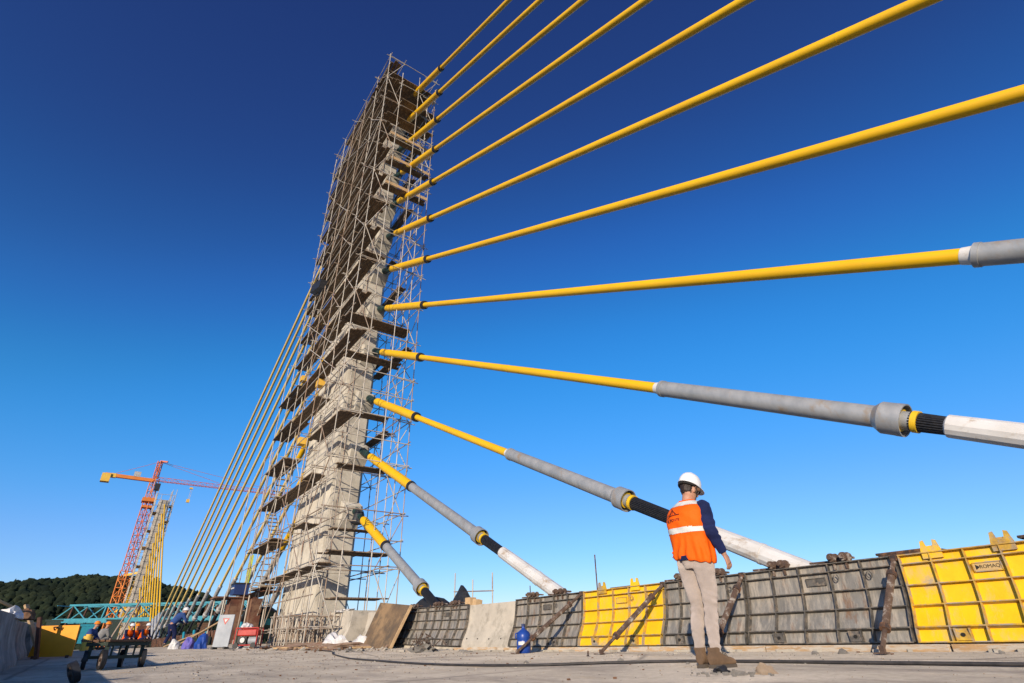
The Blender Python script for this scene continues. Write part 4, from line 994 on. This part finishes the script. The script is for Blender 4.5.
# ------------------------------------------------------------------ left side: parapet, yellow form, boards
def parapet(name, y0, y1, h, label, m, xb=-1.0, flare=.28):
    rings = []; n = max(2, int((y1 - y0) / 1.5))
    for i in range(n + 1):
        y = y0 + (y1 - y0) * i / n; z = zg(xb, y); k = h / .95
        right = [Vector((xb - .26 - a_x, y, z + a * k)) for a, a_x in PROF]
        rings.append([Vector((xb - .75, y, z - .1)), Vector((xb, y, z - .1))] + [Vector((xb - .26 - ax, y, z + a * k)) for a, ax in PROF] + [Vector((xb - .6, y, z + .95 * k))])
    b = MB(); b.loft(rings, True, 0, False); o = b.build(name, M[m]); bevel(o, .012); tag(o, label, 'parapet'); return o
parapet('edge_parapet', -9, 12.0, .60, 'unseen concrete edge parapet left of the photographer, kept low to set the deck shadow', 'concd', -1.0)  # out of view; height chosen so its shadow ends at the deck's sunlit edge
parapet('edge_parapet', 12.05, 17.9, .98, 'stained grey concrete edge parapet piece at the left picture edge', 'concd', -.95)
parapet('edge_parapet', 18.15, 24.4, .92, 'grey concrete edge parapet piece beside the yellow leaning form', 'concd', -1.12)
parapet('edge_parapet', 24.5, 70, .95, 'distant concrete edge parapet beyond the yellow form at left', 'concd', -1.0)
root = empty('leaning_form', (-.5, 21.3, zg(-.5, 21)), 'yellow steel form panel leaning at far left, mostly in shade', 'form panel')
z = zg(-.4, 21.3); C4 = [Vector((-.98, 21.72, z + .04)), Vector((.0, 21.02, z + .04)), Vector((-.04, 21.17, z + .81)), Vector((-.93, 21.83, z + .81))]
nrm = (C4[1] - C4[0]).cross(C4[3] - C4[0]).normalized()
q = MB(); q.add(C4 + [p - nrm * .03 for p in C4], [(0, 1, 2, 3), (7, 6, 5, 4), (0, 4, 5, 1), (1, 5, 6, 2), (2, 6, 7, 3), (3, 7, 4, 0)]); q.build('face_plate', M['oform'], root)
q = MB(); mid = (C4[2] + C4[3]) / 2 - Z * .12 + nrm * .04; e = (C4[2] - C4[3]).normalized()
q.path([mid - e * .1, mid - e * .1 + nrm * .06 + Z * .06, mid + e * .1 + nrm * .06 + Z * .06, mid + e * .1], .018, 8); q.build('handle', M['rust'], root)
for t in (.12, .9):
    q = MB(); c = C4[0].lerp(C4[1], t); q.box(c - Z * .03, (.08, .08, .12)); q.build('foot', M['rust'], root)
q = MB(); q.beam((-.86, 21.6, z + .3), (-1.46, 22.1, z + 1.36), .13, .06); q2 = q; tag(q.build('timber_prop', M['plankl']), 'pale timber plank leaning over the parapet beside the yellow form', 'plank')
q = MB(); q.beam((-1.05, 19.5, z + .95), (-2.0, 18.2, z + 1.35), .05, .05); tag(q.build('timber_prop', M['plankl']), 'thin pale stick over the parapet at the left edge', 'stick')
q = MB(); q.beam((-.75, 21.0, z), (-1.0, 21.1, z + 1.0), .10, .08); tag(q.build('timber_prop', M['rustm']), 'dark red upright between parapet and yellow form', 'prop')
o = blob('plastic_sheet', (-1.35, 17.5, zg(-1, 17.5) + .92), (.22, .9, .22), M['sheetw'], amp=.5, sc=1.5, seed=8); tag(o, 'white plastic sheet lying on the parapet at the left edge', 'plastic sheet')
o = blob('brown_bag', (-1.2, 19.3, zg(-1, 19.3) + .94), (.2, .3, .22), M['brown'], amp=.4, sc=1.8, seed=3); tag(o, 'brown bag on the parapet left of the yellow form', 'bag')

# ------------------------------------------------------------------ cart
def cart():
    base = Vector((.66, 13.62, zg(.6, 13.6))); rz = .63; P_ = oriented(base, rz); mR = Matrix.Rotation(rz, 3, 'Z')
    root = empty('flat_cart', base, 'low four wheeled cart with brown boards and dark green frame', 'cart')
    q = MB()
    for i in range(6): q.box(P_(0, -.26 + i * .105, .45 + (i % 2) * .006), (.86 + .05 * (i % 3), .098, .03), mR)
    q.build('deck', M['brown'], root)
    q = MB()
    for sy in (-.24, .24): q.beam(P_(-.42, sy, .40), P_(.42, sy, .40), .05, .06)
    for sx in (-.40, 0, .40): q.beam(P_(sx, -.24, .40), P_(sx, .24, .40), .05, .05)
    for sx in (-.36, .36):
        for sy in (-.2, .2): q.beam(P_(sx, sy, .40), P_(sx, sy, .17), .05, .06)
    for sx in (-.25, -.1, .05, .2): q.beam(P_(sx, -.2, .40), P_(sx, -.2, .2), .04, .03)
    q.beam(P_(-.40, -.2, .19), P_(.40, -.2, .19), .05, .05); q.beam(P_(-.40, .2, .19), P_(.40, .2, .19), .05, .05)
    q.build('frame', M['dgreen'], root)
    for i, (sx, sy) in enumerate(((-.40, -.22), (.40, -.22), (-.36, .26), (.36, .26))):
        ax = Vector((.98, .22 - .12 * i, .03)).normalized(); c = P_(sx, sy, .158)
        t = MB(); t.pipe(c - ax * .035, c + ax * .035, .155, .10, 22); w_ = t.build('wheel', M['black'], root)
        t = MB(); t.tube(c - ax * .025, c + ax * .025, .101, n=18); t.tube(c - ax * .05, c + ax * .05, .03, n=10); t.build('rim', M['rustp'], w_)
    return root
cart()
root = empty('rubber_caster', (.14, 9.3, zg(.1, 9.3)), 'worn rubber caster caked in mud at the bottom left corner', 'caster')
c = Vector((.08, 9.35, zg(.1, 9.4) + .115)); ax = Vector((.90, .25, .42)).normalized()
q = MB(); q.pipe(c - ax * .035, c + ax * .035, .125, .08, 22); q.build('tyre', M['black'], root)
q = MB(); q.tube(c - ax * .028, c + ax * .028, .081, n=16); q.tube(c - ax * .06, c + ax * .06, .03, n=10); q.build('rim', M['rustp'], root)

# ------------------------------------------------------------------ PEOPLE
def worker(P0, rz, label, pose='crouch', top='vest', helmet='white', s=1.0, trousers='navy'):
    """small distant figure, one fused body with clothes as children"""
    root = empty('person', P0, label, 'person'); m = Matrix.Translation(Vector(P0)) @ Matrix.Rotation(rz, 4, 'Z') @ Matrix.Scale(s, 4)
    def X(*p): return m @ Vector(p)
    if pose == 'crouch':
        hip = (0, -.10, .32); ch = (0, .10, .72); nk = (0, .16, .86); hd_ = (0, .22, 1.0)
        kn = [(-.16, .32, .50), (.16, .32, .50)]; ft = [(-.15, .10, .06), (.15, .10, .06)]; toe = [(-.15, .30, .04), (.15, .30, .04)]
        el_ = [(-.24, .22, .55), (.24, .22, .55)]; ha = [(-.10, .45, .42), (.12, .47, .45)]
    elif pose == 'bend':
        hip = (0, -.05, .90); ch = (0, .22, 1.20); nk = (0, .33, 1.32); hd_ = (0, .42, 1.40)
        kn = [(-.12, .02, .48), (.12, .12, .50)]; ft = [(-.14, -.10, .07), (.14, .08, .07)]; toe = [(-.15, .12, .04), (.15, .28, .04)]
        el_ = [(-.24, .36, 1.02), (.24, .40, 1.0)]; ha = [(-.12, .55, .90), (.12, .58, .92)]
    else:
        hip = (0, 0, .92); ch = (0, .02, 1.28); nk = (0, .03, 1.46); hd_ = (0, .06, 1.62)
        kn = [(-.11, .02, .5), (.11, .03, .5)]; ft = [(-.12, -.04, .07), (.12, .0, .07)]; toe = [(-.13, .16, .04), (.13, .2, .04)]
        el_ = [(-.28, .0, 1.12), (.28, .02, 1.12)]; ha = [(-.24, .22, .98), (.24, .25, 1.0)]
    V_ = lambda p: X(*p)
    sh = [(ch[0] - .19, ch[1], ch[2] + .12), (ch[0] + .19, ch[1], ch[2] + .12)]
    k = s
    q = MB()
    q.path([V_(hip), V_(ch), V_(nk)], [.13 * k, .15 * k, .05 * k], 12); q.path([V_(nk), V_(hd_)], [.055 * k, .06 * k], 10); q.ell(V_(hd_), (.078 * k, .092 * k, .115 * k), rot=Matrix.Rotation(rz, 3, 'Z')); q.ell(X(hd_[0], hd_[1] + .09, hd_[2] - .01), (.016 * k, .02 * k, .025 * k))
    for i in (0, 1):
        q.path([V_(hip), V_(kn[i]), V_(ft[i])], [.09 * k, .06 * k, .04 * k], 10); q.path([V_(sh[i]), V_(el_[i]), V_(ha[i])], [.05 * k, .04 * k, .028 * k], 8)
        q.ell(V_(ha[i]), (.04 * k, .04 * k, .05 * k)); q.path([V_(ft[i]), V_(toe[i])], [.045 * k, .04 * k], 8)
    fuse(q.build('body', M['skin'], root), .02, 2)
    tm = {'vest': 'vest', 'blue': 'bluecloth', 'grey': 'greycloth'}[top]
    q = MB(); q.path([V_(hip), V_(tuple((a + b_) / 2 for a, b_ in zip(hip, ch))), V_(ch), X(ch[0], (ch[1] + nk[1]) / 2, ch[2] + .13)], [(.19 * k, .14 * k), (.19 * k, .15 * k), (.225 * k, .16 * k), (.13 * k, .09 * k)], 14)
    if top != 'vest':
        for i in (0, 1): q.path([V_(sh[i]), V_(el_[i]), V_(tuple(a * .2 + b_ * .8 for a, b_ in zip(el_[i], ha[i])))], [.075 * k, .06 * k, .045 * k], 8)
    fuse(q.build('jacket' if top != 'vest' else 'vest', M[tm], root), .025, 2)
    if top == 'vest':
        for i in (0, 1):
            q = MB(); q.path([V_(sh[i]), V_(el_[i]), V_(tuple(a * .2 + b_ * .8 for a, b_ in zip(el_[i], ha[i])))], [.07 * k, .055 * k, .042 * k], 8); q.build('sleeve', M['navy'], root)
    q = MB()
    for i in (0, 1): q.path([V_((hip[0] + (-.08, .08)[i], hip[1], hip[2])), V_(kn[i]), V_((ft[i][0], ft[i][1], ft[i][2] + .06))], [.125 * k, .085 * k, .065 * k], 10)
    fuse(q.build('trousers', M[trousers], root), .025, 2)
    for i in (0, 1): q = MB(); q.path([V_((ft[i][0], ft[i][1] - .05, ft[i][2])), V_(ft[i]), V_(toe[i])], [.05 * k, .06 * k, .045 * k], 10); q.build('boot', M['sole'], root)
    q = MB(); c = X(hd_[0], hd_[1], hd_[2] + .045); rings = []
    for r, h in ((.150, -.01), (.128, .0), (.122, .04), (.10, .085), (.06, .115), (.01, .125)): rings.append([c + Vector((r * k * math.cos(t), r * k * math.sin(t), h * k)) for t in np.linspace(0, 2 * math.pi, 17)[:-1]])
    q.loft(rings, True); q.build('hard_hat', M['helmet'] if helmet == 'white' else M['helmeto'], root)
    return root
def gp(x, y): return (x, y, zg(x, y))
worker(gp(1.85, 33.2), R(-150), 'crouching worker in orange vest, leftmost of the three behind the cart', 'crouch', 'vest', 'white', .88)
worker(gp(2.12, 33.6), R(-160), 'crouching worker in orange vest, middle of the three behind the cart', 'crouch', 'vest', 'orange', .88)
worker(gp(2.46, 33.1), R(-140), 'crouching worker in orange vest, rightmost of the three behind the cart', 'crouch', 'vest', 'white', .88)
worker(gp(3.32, 30.6), R(-70), 'worker in blue clothes bending forward under the far stays', 'bend', 'blue', 'white', 1.0)
worker(gp(.34, 29.2), R(-120), 'crouching worker in blue with orange hard hat near the yellow form', 'crouch', 'blue', 'orange', .88)
worker(gp(.75, 30.1), R(-60), 'crouching worker in grey with orange hard hat behind the cart', 'crouch', 'grey', 'orange', .88, 'greycloth')
q = MB(); p = Vector(gp(.35, 28.8)); q.tube(p, p + Z * .5, .16, n=14); q.tube(p + Z * .5, p + Z * .56, .10, n=12); tag(q.build('yellow_canister', M['craney']), 'yellow canister beside the crouching worker in blue', 'canister')
o = blob('sand_heap', gp(1.6, 30.5), (.5, .6, .3), M['conc2'], amp=.3, sc=1.5, seed=4); tag(o, 'pale sand heap behind the cart', 'sand heap')
for i, (x, y, hgt) in enumerate(((1.35, 31.0, 2.0), (1.05, 31.5, 1.6))):
    q = MB(); z = zg(x, y); q.tube((x, y, z), (x + .5, y - .35, z + hgt), .035, n=6); tag(q.build('leaning_pole', M['scafr']), ['taller', 'shorter'][i] + ' brown pole leaning behind the cart', 'pole')

def main_person():
    P0 = Vector((4.85, 3.57, zg(4.85, 3.57))); rz = R(-88); root = empty('person', P0, 'man in orange safety vest, white hard hat and light trousers standing with his back turned', 'person')
    m = Matrix.Translation(P0) @ Matrix.Rotation(rz, 4, 'Z')
    def X(x, y, z): return m @ Vector((x, y, z))
    R3 = Matrix.Rotation(rz, 3, 'Z')
    # joints, in metres; +y is forward, +x his right
    hipc = (.0, -.015, .93)
    kn = {-1: (-.098, .035, .50), 1: (.058, .02, .50)}; an = {-1: (-.125, .0, .10), 1: (.045, -.01, .10)}
    toeang = {-1: .35, 1: -.32}
    # --- trousers
    q = MB()
    for sd in (-1, 1):
        hx = hipc[0] + sd * .092
        pts = [(hx, hipc[1], .97), (hx, hipc[1] - .005, .86), (hx * .75 + kn[sd][0] * .25, .0, .74), ((hx + kn[sd][0]) / 2, .02, .64), kn[sd], ((kn[sd][0] + an[sd][0]) / 2, -.002, .34), (an[sd][0], an[sd][1] + .004, .22), (an[sd][0], an[sd][1], .125)]
        q.path([X(*p) for p in pts], [(.090, .112), (.098, .114), (.086, .096), (.076, .084), (.060, .066), (.060, .068), (.050, .056), (.049, .056)], 18)
    q.path([X(hipc[0], hipc[1], .84), X(hipc[0], hipc[1], .92), X(hipc[0], 0, 1.05)], [(.13, .10), (.165, .115), (.14, .09)], 20)
    t = fuse(q.build('trousers', M['khaki'], root), .009, 3)
    for v in t.data.vertices:       # gathers behind the knee and at the ankle
        l = m.inverted() @ v.co; d = 0
        for zc, wd, am in ((.52, .10, .008), (.17, .06, .009), (.86, .07, .004), (.36, .12, .004)):
            g_ = math.exp(-((l.z - zc) / wd) ** 2); d += am * .62 * g_ * math.sin(l.z * 72 + l.y * 30 + 6 * mnoise.noise(l * 7) + l.x * 18)
        v.co += v.normal * (d + .004 * mnoise.noise(l * 16) + .0045 * mnoise.ridged_multi_fractal(Vector((l.x * 7, l.y * 7, l.z * 3.2 + l.x * 6)), 1, 2, 2, 1, 2) - .004)
    t.data.update()
    # --- boots
    for sd in (-1, 1):
        a = Vector(an[sd]); ang = toeang[sd]; f = Vector((-math.sin(ang), math.cos(ang), 0)); x_ = Vector((f.y, -f.x, 0))
        def Bp(u, v_, z): p = a + f * u + x_ * v_; return X(p.x, p.y, z)
        def ring(u, w_, z0, z1, n=16):
            return [Bp(u, w_ * math.cos(t_), (z0 + z1) / 2 + (z1 - z0) / 2 * math.sin(t_)) for t_ in np.linspace(0, 2 * math.pi, n + 1)[:-1]]
        q = MB(); q.loft([ring(-.085, .022, .03, .08), ring(-.078, .036, .022, .13), ring(-.04, .043, .02, .16), ring(.01, .043, .02, .155), ring(.05, .044, .02, .122), ring(.09, .048, .02, .098), ring(.135, .051, .02, .088), ring(.165, .047, .02, .080), ring(.185, .034, .022, .066), ring(.193, .015, .03, .05)])
        q.path([Bp(-.012, 0, .09), Bp(-.016, 0, .135), Bp(-.018, 0, .165)], [(.046, .06), (.05, .062), (.054, .066)], 16)
        bt = fuse(q.build('boot', M['boot'], root), .006, 3)
        q = MB(); ol = [(-.09, .02), (-.078, .036), (-.03, .042), (.03, .041), (.09, .05), (.14, .053), (.178, .040), (.197, .018)]
        lo = [Bp(u, w_, .0) for u, w_ in ol] + [Bp(u, -w_, .0) for u, w_ in ol[::-1]]; hi = [Bp(u, w_ * 1.03, .028) for u, w_ in ol] + [Bp(u, -w_ * 1.03, .028) for u, w_ in ol[::-1]]
        q.loft([lo, hi], True, 0, False); q.build('sole', M['sole'], bt)
        q = MB()
        for zz, u in ((.125, .055), (.112, .078), (.10, .10)): q.path([Bp(u, -.035, zz - .018), Bp(u + .006, 0, zz + .014), Bp(u, .035, zz - .018)], .0035, 6)
        q.build('laces', M['sole'], bt)
    # --- body (one fused skin): torso core, neck, head, arms and hands, legs inside the clothes
    q = MB()
    sh = {-1: (-.165, .02, 1.425), 1: (.205, .0, 1.425)}; neck0 = (.02, .0, 1.47); hd_ = (.045, .045, 1.622)
    el_ = {-1: (-.215, .08, 1.19), 1: (.262, -.05, 1.17)}; wr = {-1: (-.10, .26, 1.05), 1: (.292, .06, .95)}
    q.path([X(hipc[0], 0, .9), X(.01, -.005, 1.15), X(.02, 0, 1.36), X(*neck0)], [(.14, .095), (.125, .09), (.155, .095), (.065, .062)], 18)
    q.path([X(*neck0), X(.022, .01, 1.51), X(.035, .025, 1.57)], [(.062, .064), (.055, .058), (.056, .062)], 16)
    yaw = -.30; HR = R3 @ Matrix.Rotation(yaw, 3, 'Z') @ Matrix.Rotation(-.42, 3, 'X')
    hc = X(*hd_)
    def Hh(x, y, z): return hc + HR @ Vector((x, y, z))
    def hring(z, w_, yb, yf, n=20):
        out = []
        for t_ in np.linspace(0, 2 * math.pi, n + 1)[:-1]:
            c_, s_ = math.cos(t_), math.sin(t_); yy = (yf if s_ > 0 else yb) * s_
            out.append(Hh(w_ * c_, yy, z))
        return out
    q.loft([hring(-.115, .022, .0, .075), hring(-.10, .045, .045, .088), hring(-.07, .060, .07, .088), hring(-.035, .068, .085, .088), hring(0, .073, .096, .090), hring(.035, .076, .102, .092), hring(.07, .073, .098, .088), hring(.10, .058, .078, .07), hring(.118, .03, .04, .038)])
    q.path([Hh(0, .085, .015), Hh(0, .108, -.02), Hh(0, .10, -.032)], [.009, .014, .010], 8)          # nose
    q.ell(Hh(0, .088, -.062), (.022, .010, .009), rot=HR)                                                # lips
    q.ell(Hh(0, .078, -.10), (.024, .018, .016), rot=HR)                                                 # chin
    for sx in (-1, 1):
        q.ell(Hh(sx * .076, .002, -.012), (.012, .022, .034), rot=HR @ Matrix.Rotation(.2, 3, 'X')); q.ell(Hh(sx * .028, .082, .012), (.013, .010, .008), rot=HR)
    for sd in (-1, 1):
        q.path([X(*sh[sd]), X(*el_[sd]), X(*wr[sd])], [.048, .038, .027], 12)
        w = Vector(wr[sd]); fd = (w - Vector(el_[sd])).normalized()
        fd = (fd + Vector((.10, .12, -.45))).normalized() if sd == 1 else (fd + Vector((.5, .3, 0))).normalized()
        side = Vector((0, 1, .15)) if sd == 1 else Vector((0, 0, 1)); side = (side - fd * side.dot(fd)).normalized(); pn = fd.cross(side)   # side: towards the thumb
        pc = w + fd * .05
        q.path([X(*w), X(*(w + fd * .03)), X(*(w + fd * .085)), X(*(w + fd * .098))], [(.026, .020), (.036, .018), (.041, .015), (.036, .012)], 12) if abs((fd.cross(Vector((0, 0, 1)))).dot(side)) > 2 else None
        rings = []
        for u, wd, th in ((0, .026, .021), (.025, .033, .018), (.06, .040, .015), (.09, .039, .013)):
            c_ = w + fd * u; rings.append([X(*(c_ + side * wd * math.cos(t_) + pn * th * math.sin(t_))) for t_ in np.linspace(0, 2 * math.pi, 13)[:-1]])
        q.loft(rings)
        curl = (pn if sd == -1 else pn) * (1 if (pn.dot(Vector((-1, 0, 0))) > 0) else -1)
        for j, (o_, L_) in enumerate(((.030, .070), (.010, .080), (-.011, .074), (-.031, .058))):
            b0 = w + fd * .08 + side * o_; d1 = (fd + curl * (.25 + .08 * j) + side * o_ * 1.6).normalized(); d2 = (fd + curl * (.8 + .12 * j)).normalized(); d3 = (fd * .6 + curl * (1.2)).normalized()
            p1 = b0 + d1 * L_ * .48; p2 = p1 + d2 * L_ * .30; p3 = p2 + d3 * L_ * .24
            q.path([X(*(b0 - fd * .02)), X(*p1), X(*p2), X(*p3)], [.0098, .0092, .0082, .0068], 8)
        t0 = w + fd * .022 + side * .026; t1 = t0 + (side * .75 + fd * .75 + curl * .3).normalized() * .04; t2 = t1 + (fd + side * .2 + curl * .4).normalized() * .032
        q.path([X(*t0), X(*t1), X(*t2)], [.0135, .0115, .008], 8)
        q.path([X(hipc[0] + sd * .09, 0, .9), X(*kn[sd]), X(*an[sd])], [.085, .055, .035], 10)
    fuse(q.build('body', M['skin'], root), .0055, 2, .4)
    # --- sweater sleeves + collar (navy)
    q = MB()
    for sd in (-1, 1):
        s0, e0, w0 = Vector(sh[sd]), Vector(el_[sd]), Vector(wr[sd])
        pts = [s0 + Vector((-sd * .07, 0, .015)), s0 + Vector((sd * .012, 0, -.012)), s0.lerp(e0, .35), s0.lerp(e0, .7), e0, e0.lerp(w0, .4), e0.lerp(w0, .8), e0.lerp(w0, .93)]
        q.path([X(*p) for p in pts], [(.045, .045), (.060, .060), (.068, .070), (.062, .066), (.060, .062), (.055, .056), (.044, .045), (.040, .041)], 18)
    for sd in (-1, 1): q.ell(X(sh[sd][0] - sd * .012, sh[sd][1], sh[sd][2] - .006), (.072, .068, .066), rot=R3)
    q.path([X(.01, 0.02, 1.0), X(.01, 0.02, 1.2), X(.02, 0.01, 1.36)], [(.12, .075), (.12, .075), (.12, .07)], 18)
    sl = fuse(q.build('sweater', M['navy'], root), .010, 3)
    for v in sl.data.vertices:
        l = m.inverted() @ v.co; v.co += v.normal * (.005 * math.sin(l.z * 70 + 7 * mnoise.noise(l * 9)) * (1 if abs(l.z - 1.2) < .13 else .4) + .004 * mnoise.noise(l * 14))
    sl.data.update()
    # --- vest
    q = MB(); n = 40
    def vring(z, cx, cy, hw, hb, hf, pw=2.4):
        out = []
        for t_ in np.linspace(0, 2 * math.pi, n + 1)[:-1]:
            c_, s_ = math.cos(t_), math.sin(t_); sc_ = lambda v_: math.copysign(abs(v_) ** (2 / pw), v_)
            out.append(X(cx + hw * sc_(c_), cy + (hf if s_ > 0 else hb) * sc_(s_), z))
        return out
    prof_ = [(.93, .005, -.01, .200, .160, .150), (.945, .005, -.01, .208, .168, .155), (.98, .005, -.01, .216, .170, .155), (1.05, .002, -.010, .217, .158, .15), (1.13, -.002, -.012, .217, .155, .148), (1.22, -.005, -.014, .222, .160, .15), (1.30, -.004, -.014, .226, .164, .15), (1.37, .002, -.010, .218, .160, .145), (1.42, .008, -.004, .192, .140, .130), (1.455, .014, 0, .152, .112, .115), (1.49, .02, .0, .100, .086, .09), (1.51, .022, .0, .075, .073, .08)]
    # dense interpolation
    zs = [p[0] for p in prof_]; dense = []
    for z_ in np.linspace(.93, 1.51, 60): dense.append([z_] + [float(np.interp(z_, zs, [p[i] for p in prof_])) for i in range(1, 6)])
    q.loft([vring(*p) for p in dense], True)
    vs_ = q.build('safety_vest', M['vest'], root); fuse(vs_, .009, 4)
    inv = m.inverted()
    def fold(l):
        th = math.atan2(l.y, l.x - .01); low = max(0, min(1, (1.16 - l.z) / .22)); mid = math.exp(-((l.z - 1.27) / .12) ** 2)
        return low * .015 * math.sin(th * 13 + 3.5 * mnoise.noise(Vector((l.x * 4, l.y * 4, l.z * 2.5)))) * max(0, min(1, (l.z - .93) / .06 + .3)) + mid * .004 * math.sin(th * 7 + l.z * 40) + .009 * mnoise.noise(Vector((l.x * 5, l.y * 5, l.z * 7))) + .0035 * mnoise.noise(l * 18)
    for v in vs_.data.vertices: l = inv @ v.co; v.co += v.normal * fold(l)
    for v in vs_.data.vertices:
        l = inv @ v.co
        if l.z < 1.0: v.co.z -= .055 * max(0, (l.x + .05) / .25) * (1.0 - l.z) / .07     # hem dips to his right
    vs_.data.update()
    # reflective bands laid over the vest: shells cut from its surface
    def shell(name, test, out, mt):
        bm = bmesh.new(); bm.from_mesh(vs_.data)
        dl = [f for f in bm.faces if not test(inv @ f.calc_center_median())]
        bmesh.ops.delete(bm, geom=dl, context='FACES')
        for v in bm.verts: v.co += v.normal * out
        me = bpy.data.meshes.new(name); bm.to_mesh(me); bm.free(); me.materials.clear(); me.materials.append(mt)
        o = bpy.data.objects.new(name, me); COL.objects.link(o); link_to(o, vs_); return o
    o = shell('reflective_band', lambda l: 1.172 < l.z + .02 * (l.x) < 1.222, .004, M['band'])
    o = shell('shoulder_yoke', lambda l: 1.437 < l.z < 1.485, .004, M['band'])
    # print on the back: small bridge sign and lettering
    q = MB(); bx, bz = -.055, 1.36
    def L2(x0, z0, x1, z1, w_=.004): q.beam(X(x0, -.178, z0), X(x1, -.178, z1), w_, .005, up=R3 @ Vector((0, 1, 0)))
    for dx in (.0,):
        L2(bx, bz + .055, bx - .03, bz - .01); L2(bx, bz + .055, bx + .03, bz - .01); L2(bx, bz + .055, bx, bz - .01, .003); L2(bx - .012, bz + .03, bx - .05, bz - .01, .003); L2(bx + .012, bz + .03, bx + .05, bz - .01, .003)
        L2(bx - .075, bz - .012, bx + .075, bz - .006, .006)
    q.build('printed_emblem', M['ink'], vs_)
    mw = m @ Matrix.Translation((bx - .005, -.180, bz - .058)) @ Matrix.Rotation(math.pi / 2, 4, 'X')
    text('printed_lettering', 'A PONTE', .036, M['ink'], vs_, mw, .003)
    # dark sweater hem showing under the vest + small yellow tag
    q = MB(); q.path([X(.0, -.01, .915), X(.0, -.01, .955)], [(.180, .130), (.18, .13)], 28); q.build('sweater_hem', M['navy'], root)
    # --- hair: cap over back and sides
    q = MB(); rings = []
    for z_, w_, yb, yf in ((-.078, .046, .072, -.03), (-.05, .066, .092, -.022), (-.015, .077, .104, -.012), (.02, .082, .110, .02), (.06, .081, .108, .07)):
        ring_ = []
        for t_ in np.linspace(0, 2 * math.pi, 25)[:-1]:
            c_, s_ = math.cos(t_), math.sin(t_); ring_.append(Hh(w_ * c_, (yf * s_ if s_ > 0 else yb * s_), z_))
        rings.append(ring_)
    q.loft(rings); hr = fuse(q.build('hair', M['hair'], root), .007, 2); rough_up(hr, .006, 55)
    for sx in (-1, 1):
        q = MB(); q.path([Hh(sx * .080, .045, .03), Hh(sx * .079, .04, -.01), Hh(sx * .074, .032, -.04)], [(.008, .014), (.007, .012), (.003, .006)], 8); q.build('sideburn', M['hair'], hr)
    # --- hard hat
    q = MB(); rings = []
    for k_, h in ((1.0, .035), (1.02, .05), (1.0, .075), (.93, .105), (.80, .135), (.60, .158), (.35, .172), (.05, .178)):
        rings.append([Hh(.098 * k_ * math.cos(t_), -.005 + .125 * k_ * math.sin(t_), h + .012) for t_ in np.linspace(0, 2 * math.pi, 33)[:-1]])
    q.loft(rings); hat = q.build('hard_hat', M['helmet'], root)
    q = MB(); a_, b2 = [], []
    for t_ in np.linspace(0, 2 * math.pi, 33)[:-1]:
        s_ = math.sin(t_); ex = .007 + (.045 * max(0, s_) ** 2)
        a_.append(Hh((.098 + ex * .7) * math.cos(t_), -.005 + (.125 + ex) * s_, .040 - .01 * max(0, s_))); b2.append(Hh((.098) * math.cos(t_), -.005 + .125 * s_, .052))
    q.loft([[p - HR @ Vector((0, 0, .004)) for p in b2], [p - HR @ Vector((0, 0, .004)) for p in a_], a_, b2], False); q.build('brim', M['helmet'], hat)
    q = MB()
    for dx in (-.02, 0, .02): q.path([Hh(dx, -.005 + .118 * math.cos(t_) * 1.0, .052 + .138 * math.sin(t_)) for t_ in np.linspace(.15, 2.9, 12)], .004, 6)
    q.build('ridge', M['helmet'], hat)
    q = MB(); q.path([Hh(.102 * math.cos(t_), -.005 + .112 * math.sin(t_), .022) for t_ in np.linspace(3.3, 6.2, 14)], (.012), 8); q.ell(Hh(.03, -.125, .018), (.022, .012, .016), rot=HR); q.build('headband', M['inkd'], hat)
    q = MB(); q.ell(Hh(.086, .05, .008), (.012, .02, .016), rot=HR); q.build('ear_muff_clip', M['brown'], hat)
    q = MB(); q.path([Hh(.085, .02, .03), Hh(.072, .05, -.06), Hh(.03, .07, -.115), Hh(0, .072, -.122)], .004, 6); q.build('chin_strap', M['inkd'], hat)
    q = MB(); q.path([Hh(.080, .0, .012), Hh(.078, .06, .012), Hh(.055, .098, .010), Hh(.02, .108, .010)], [(.003, .004), (.003, .005), (.004, .013), (.004, .014)], 8); q.build('safety_glasses', M['inkd'], root)
main_person()
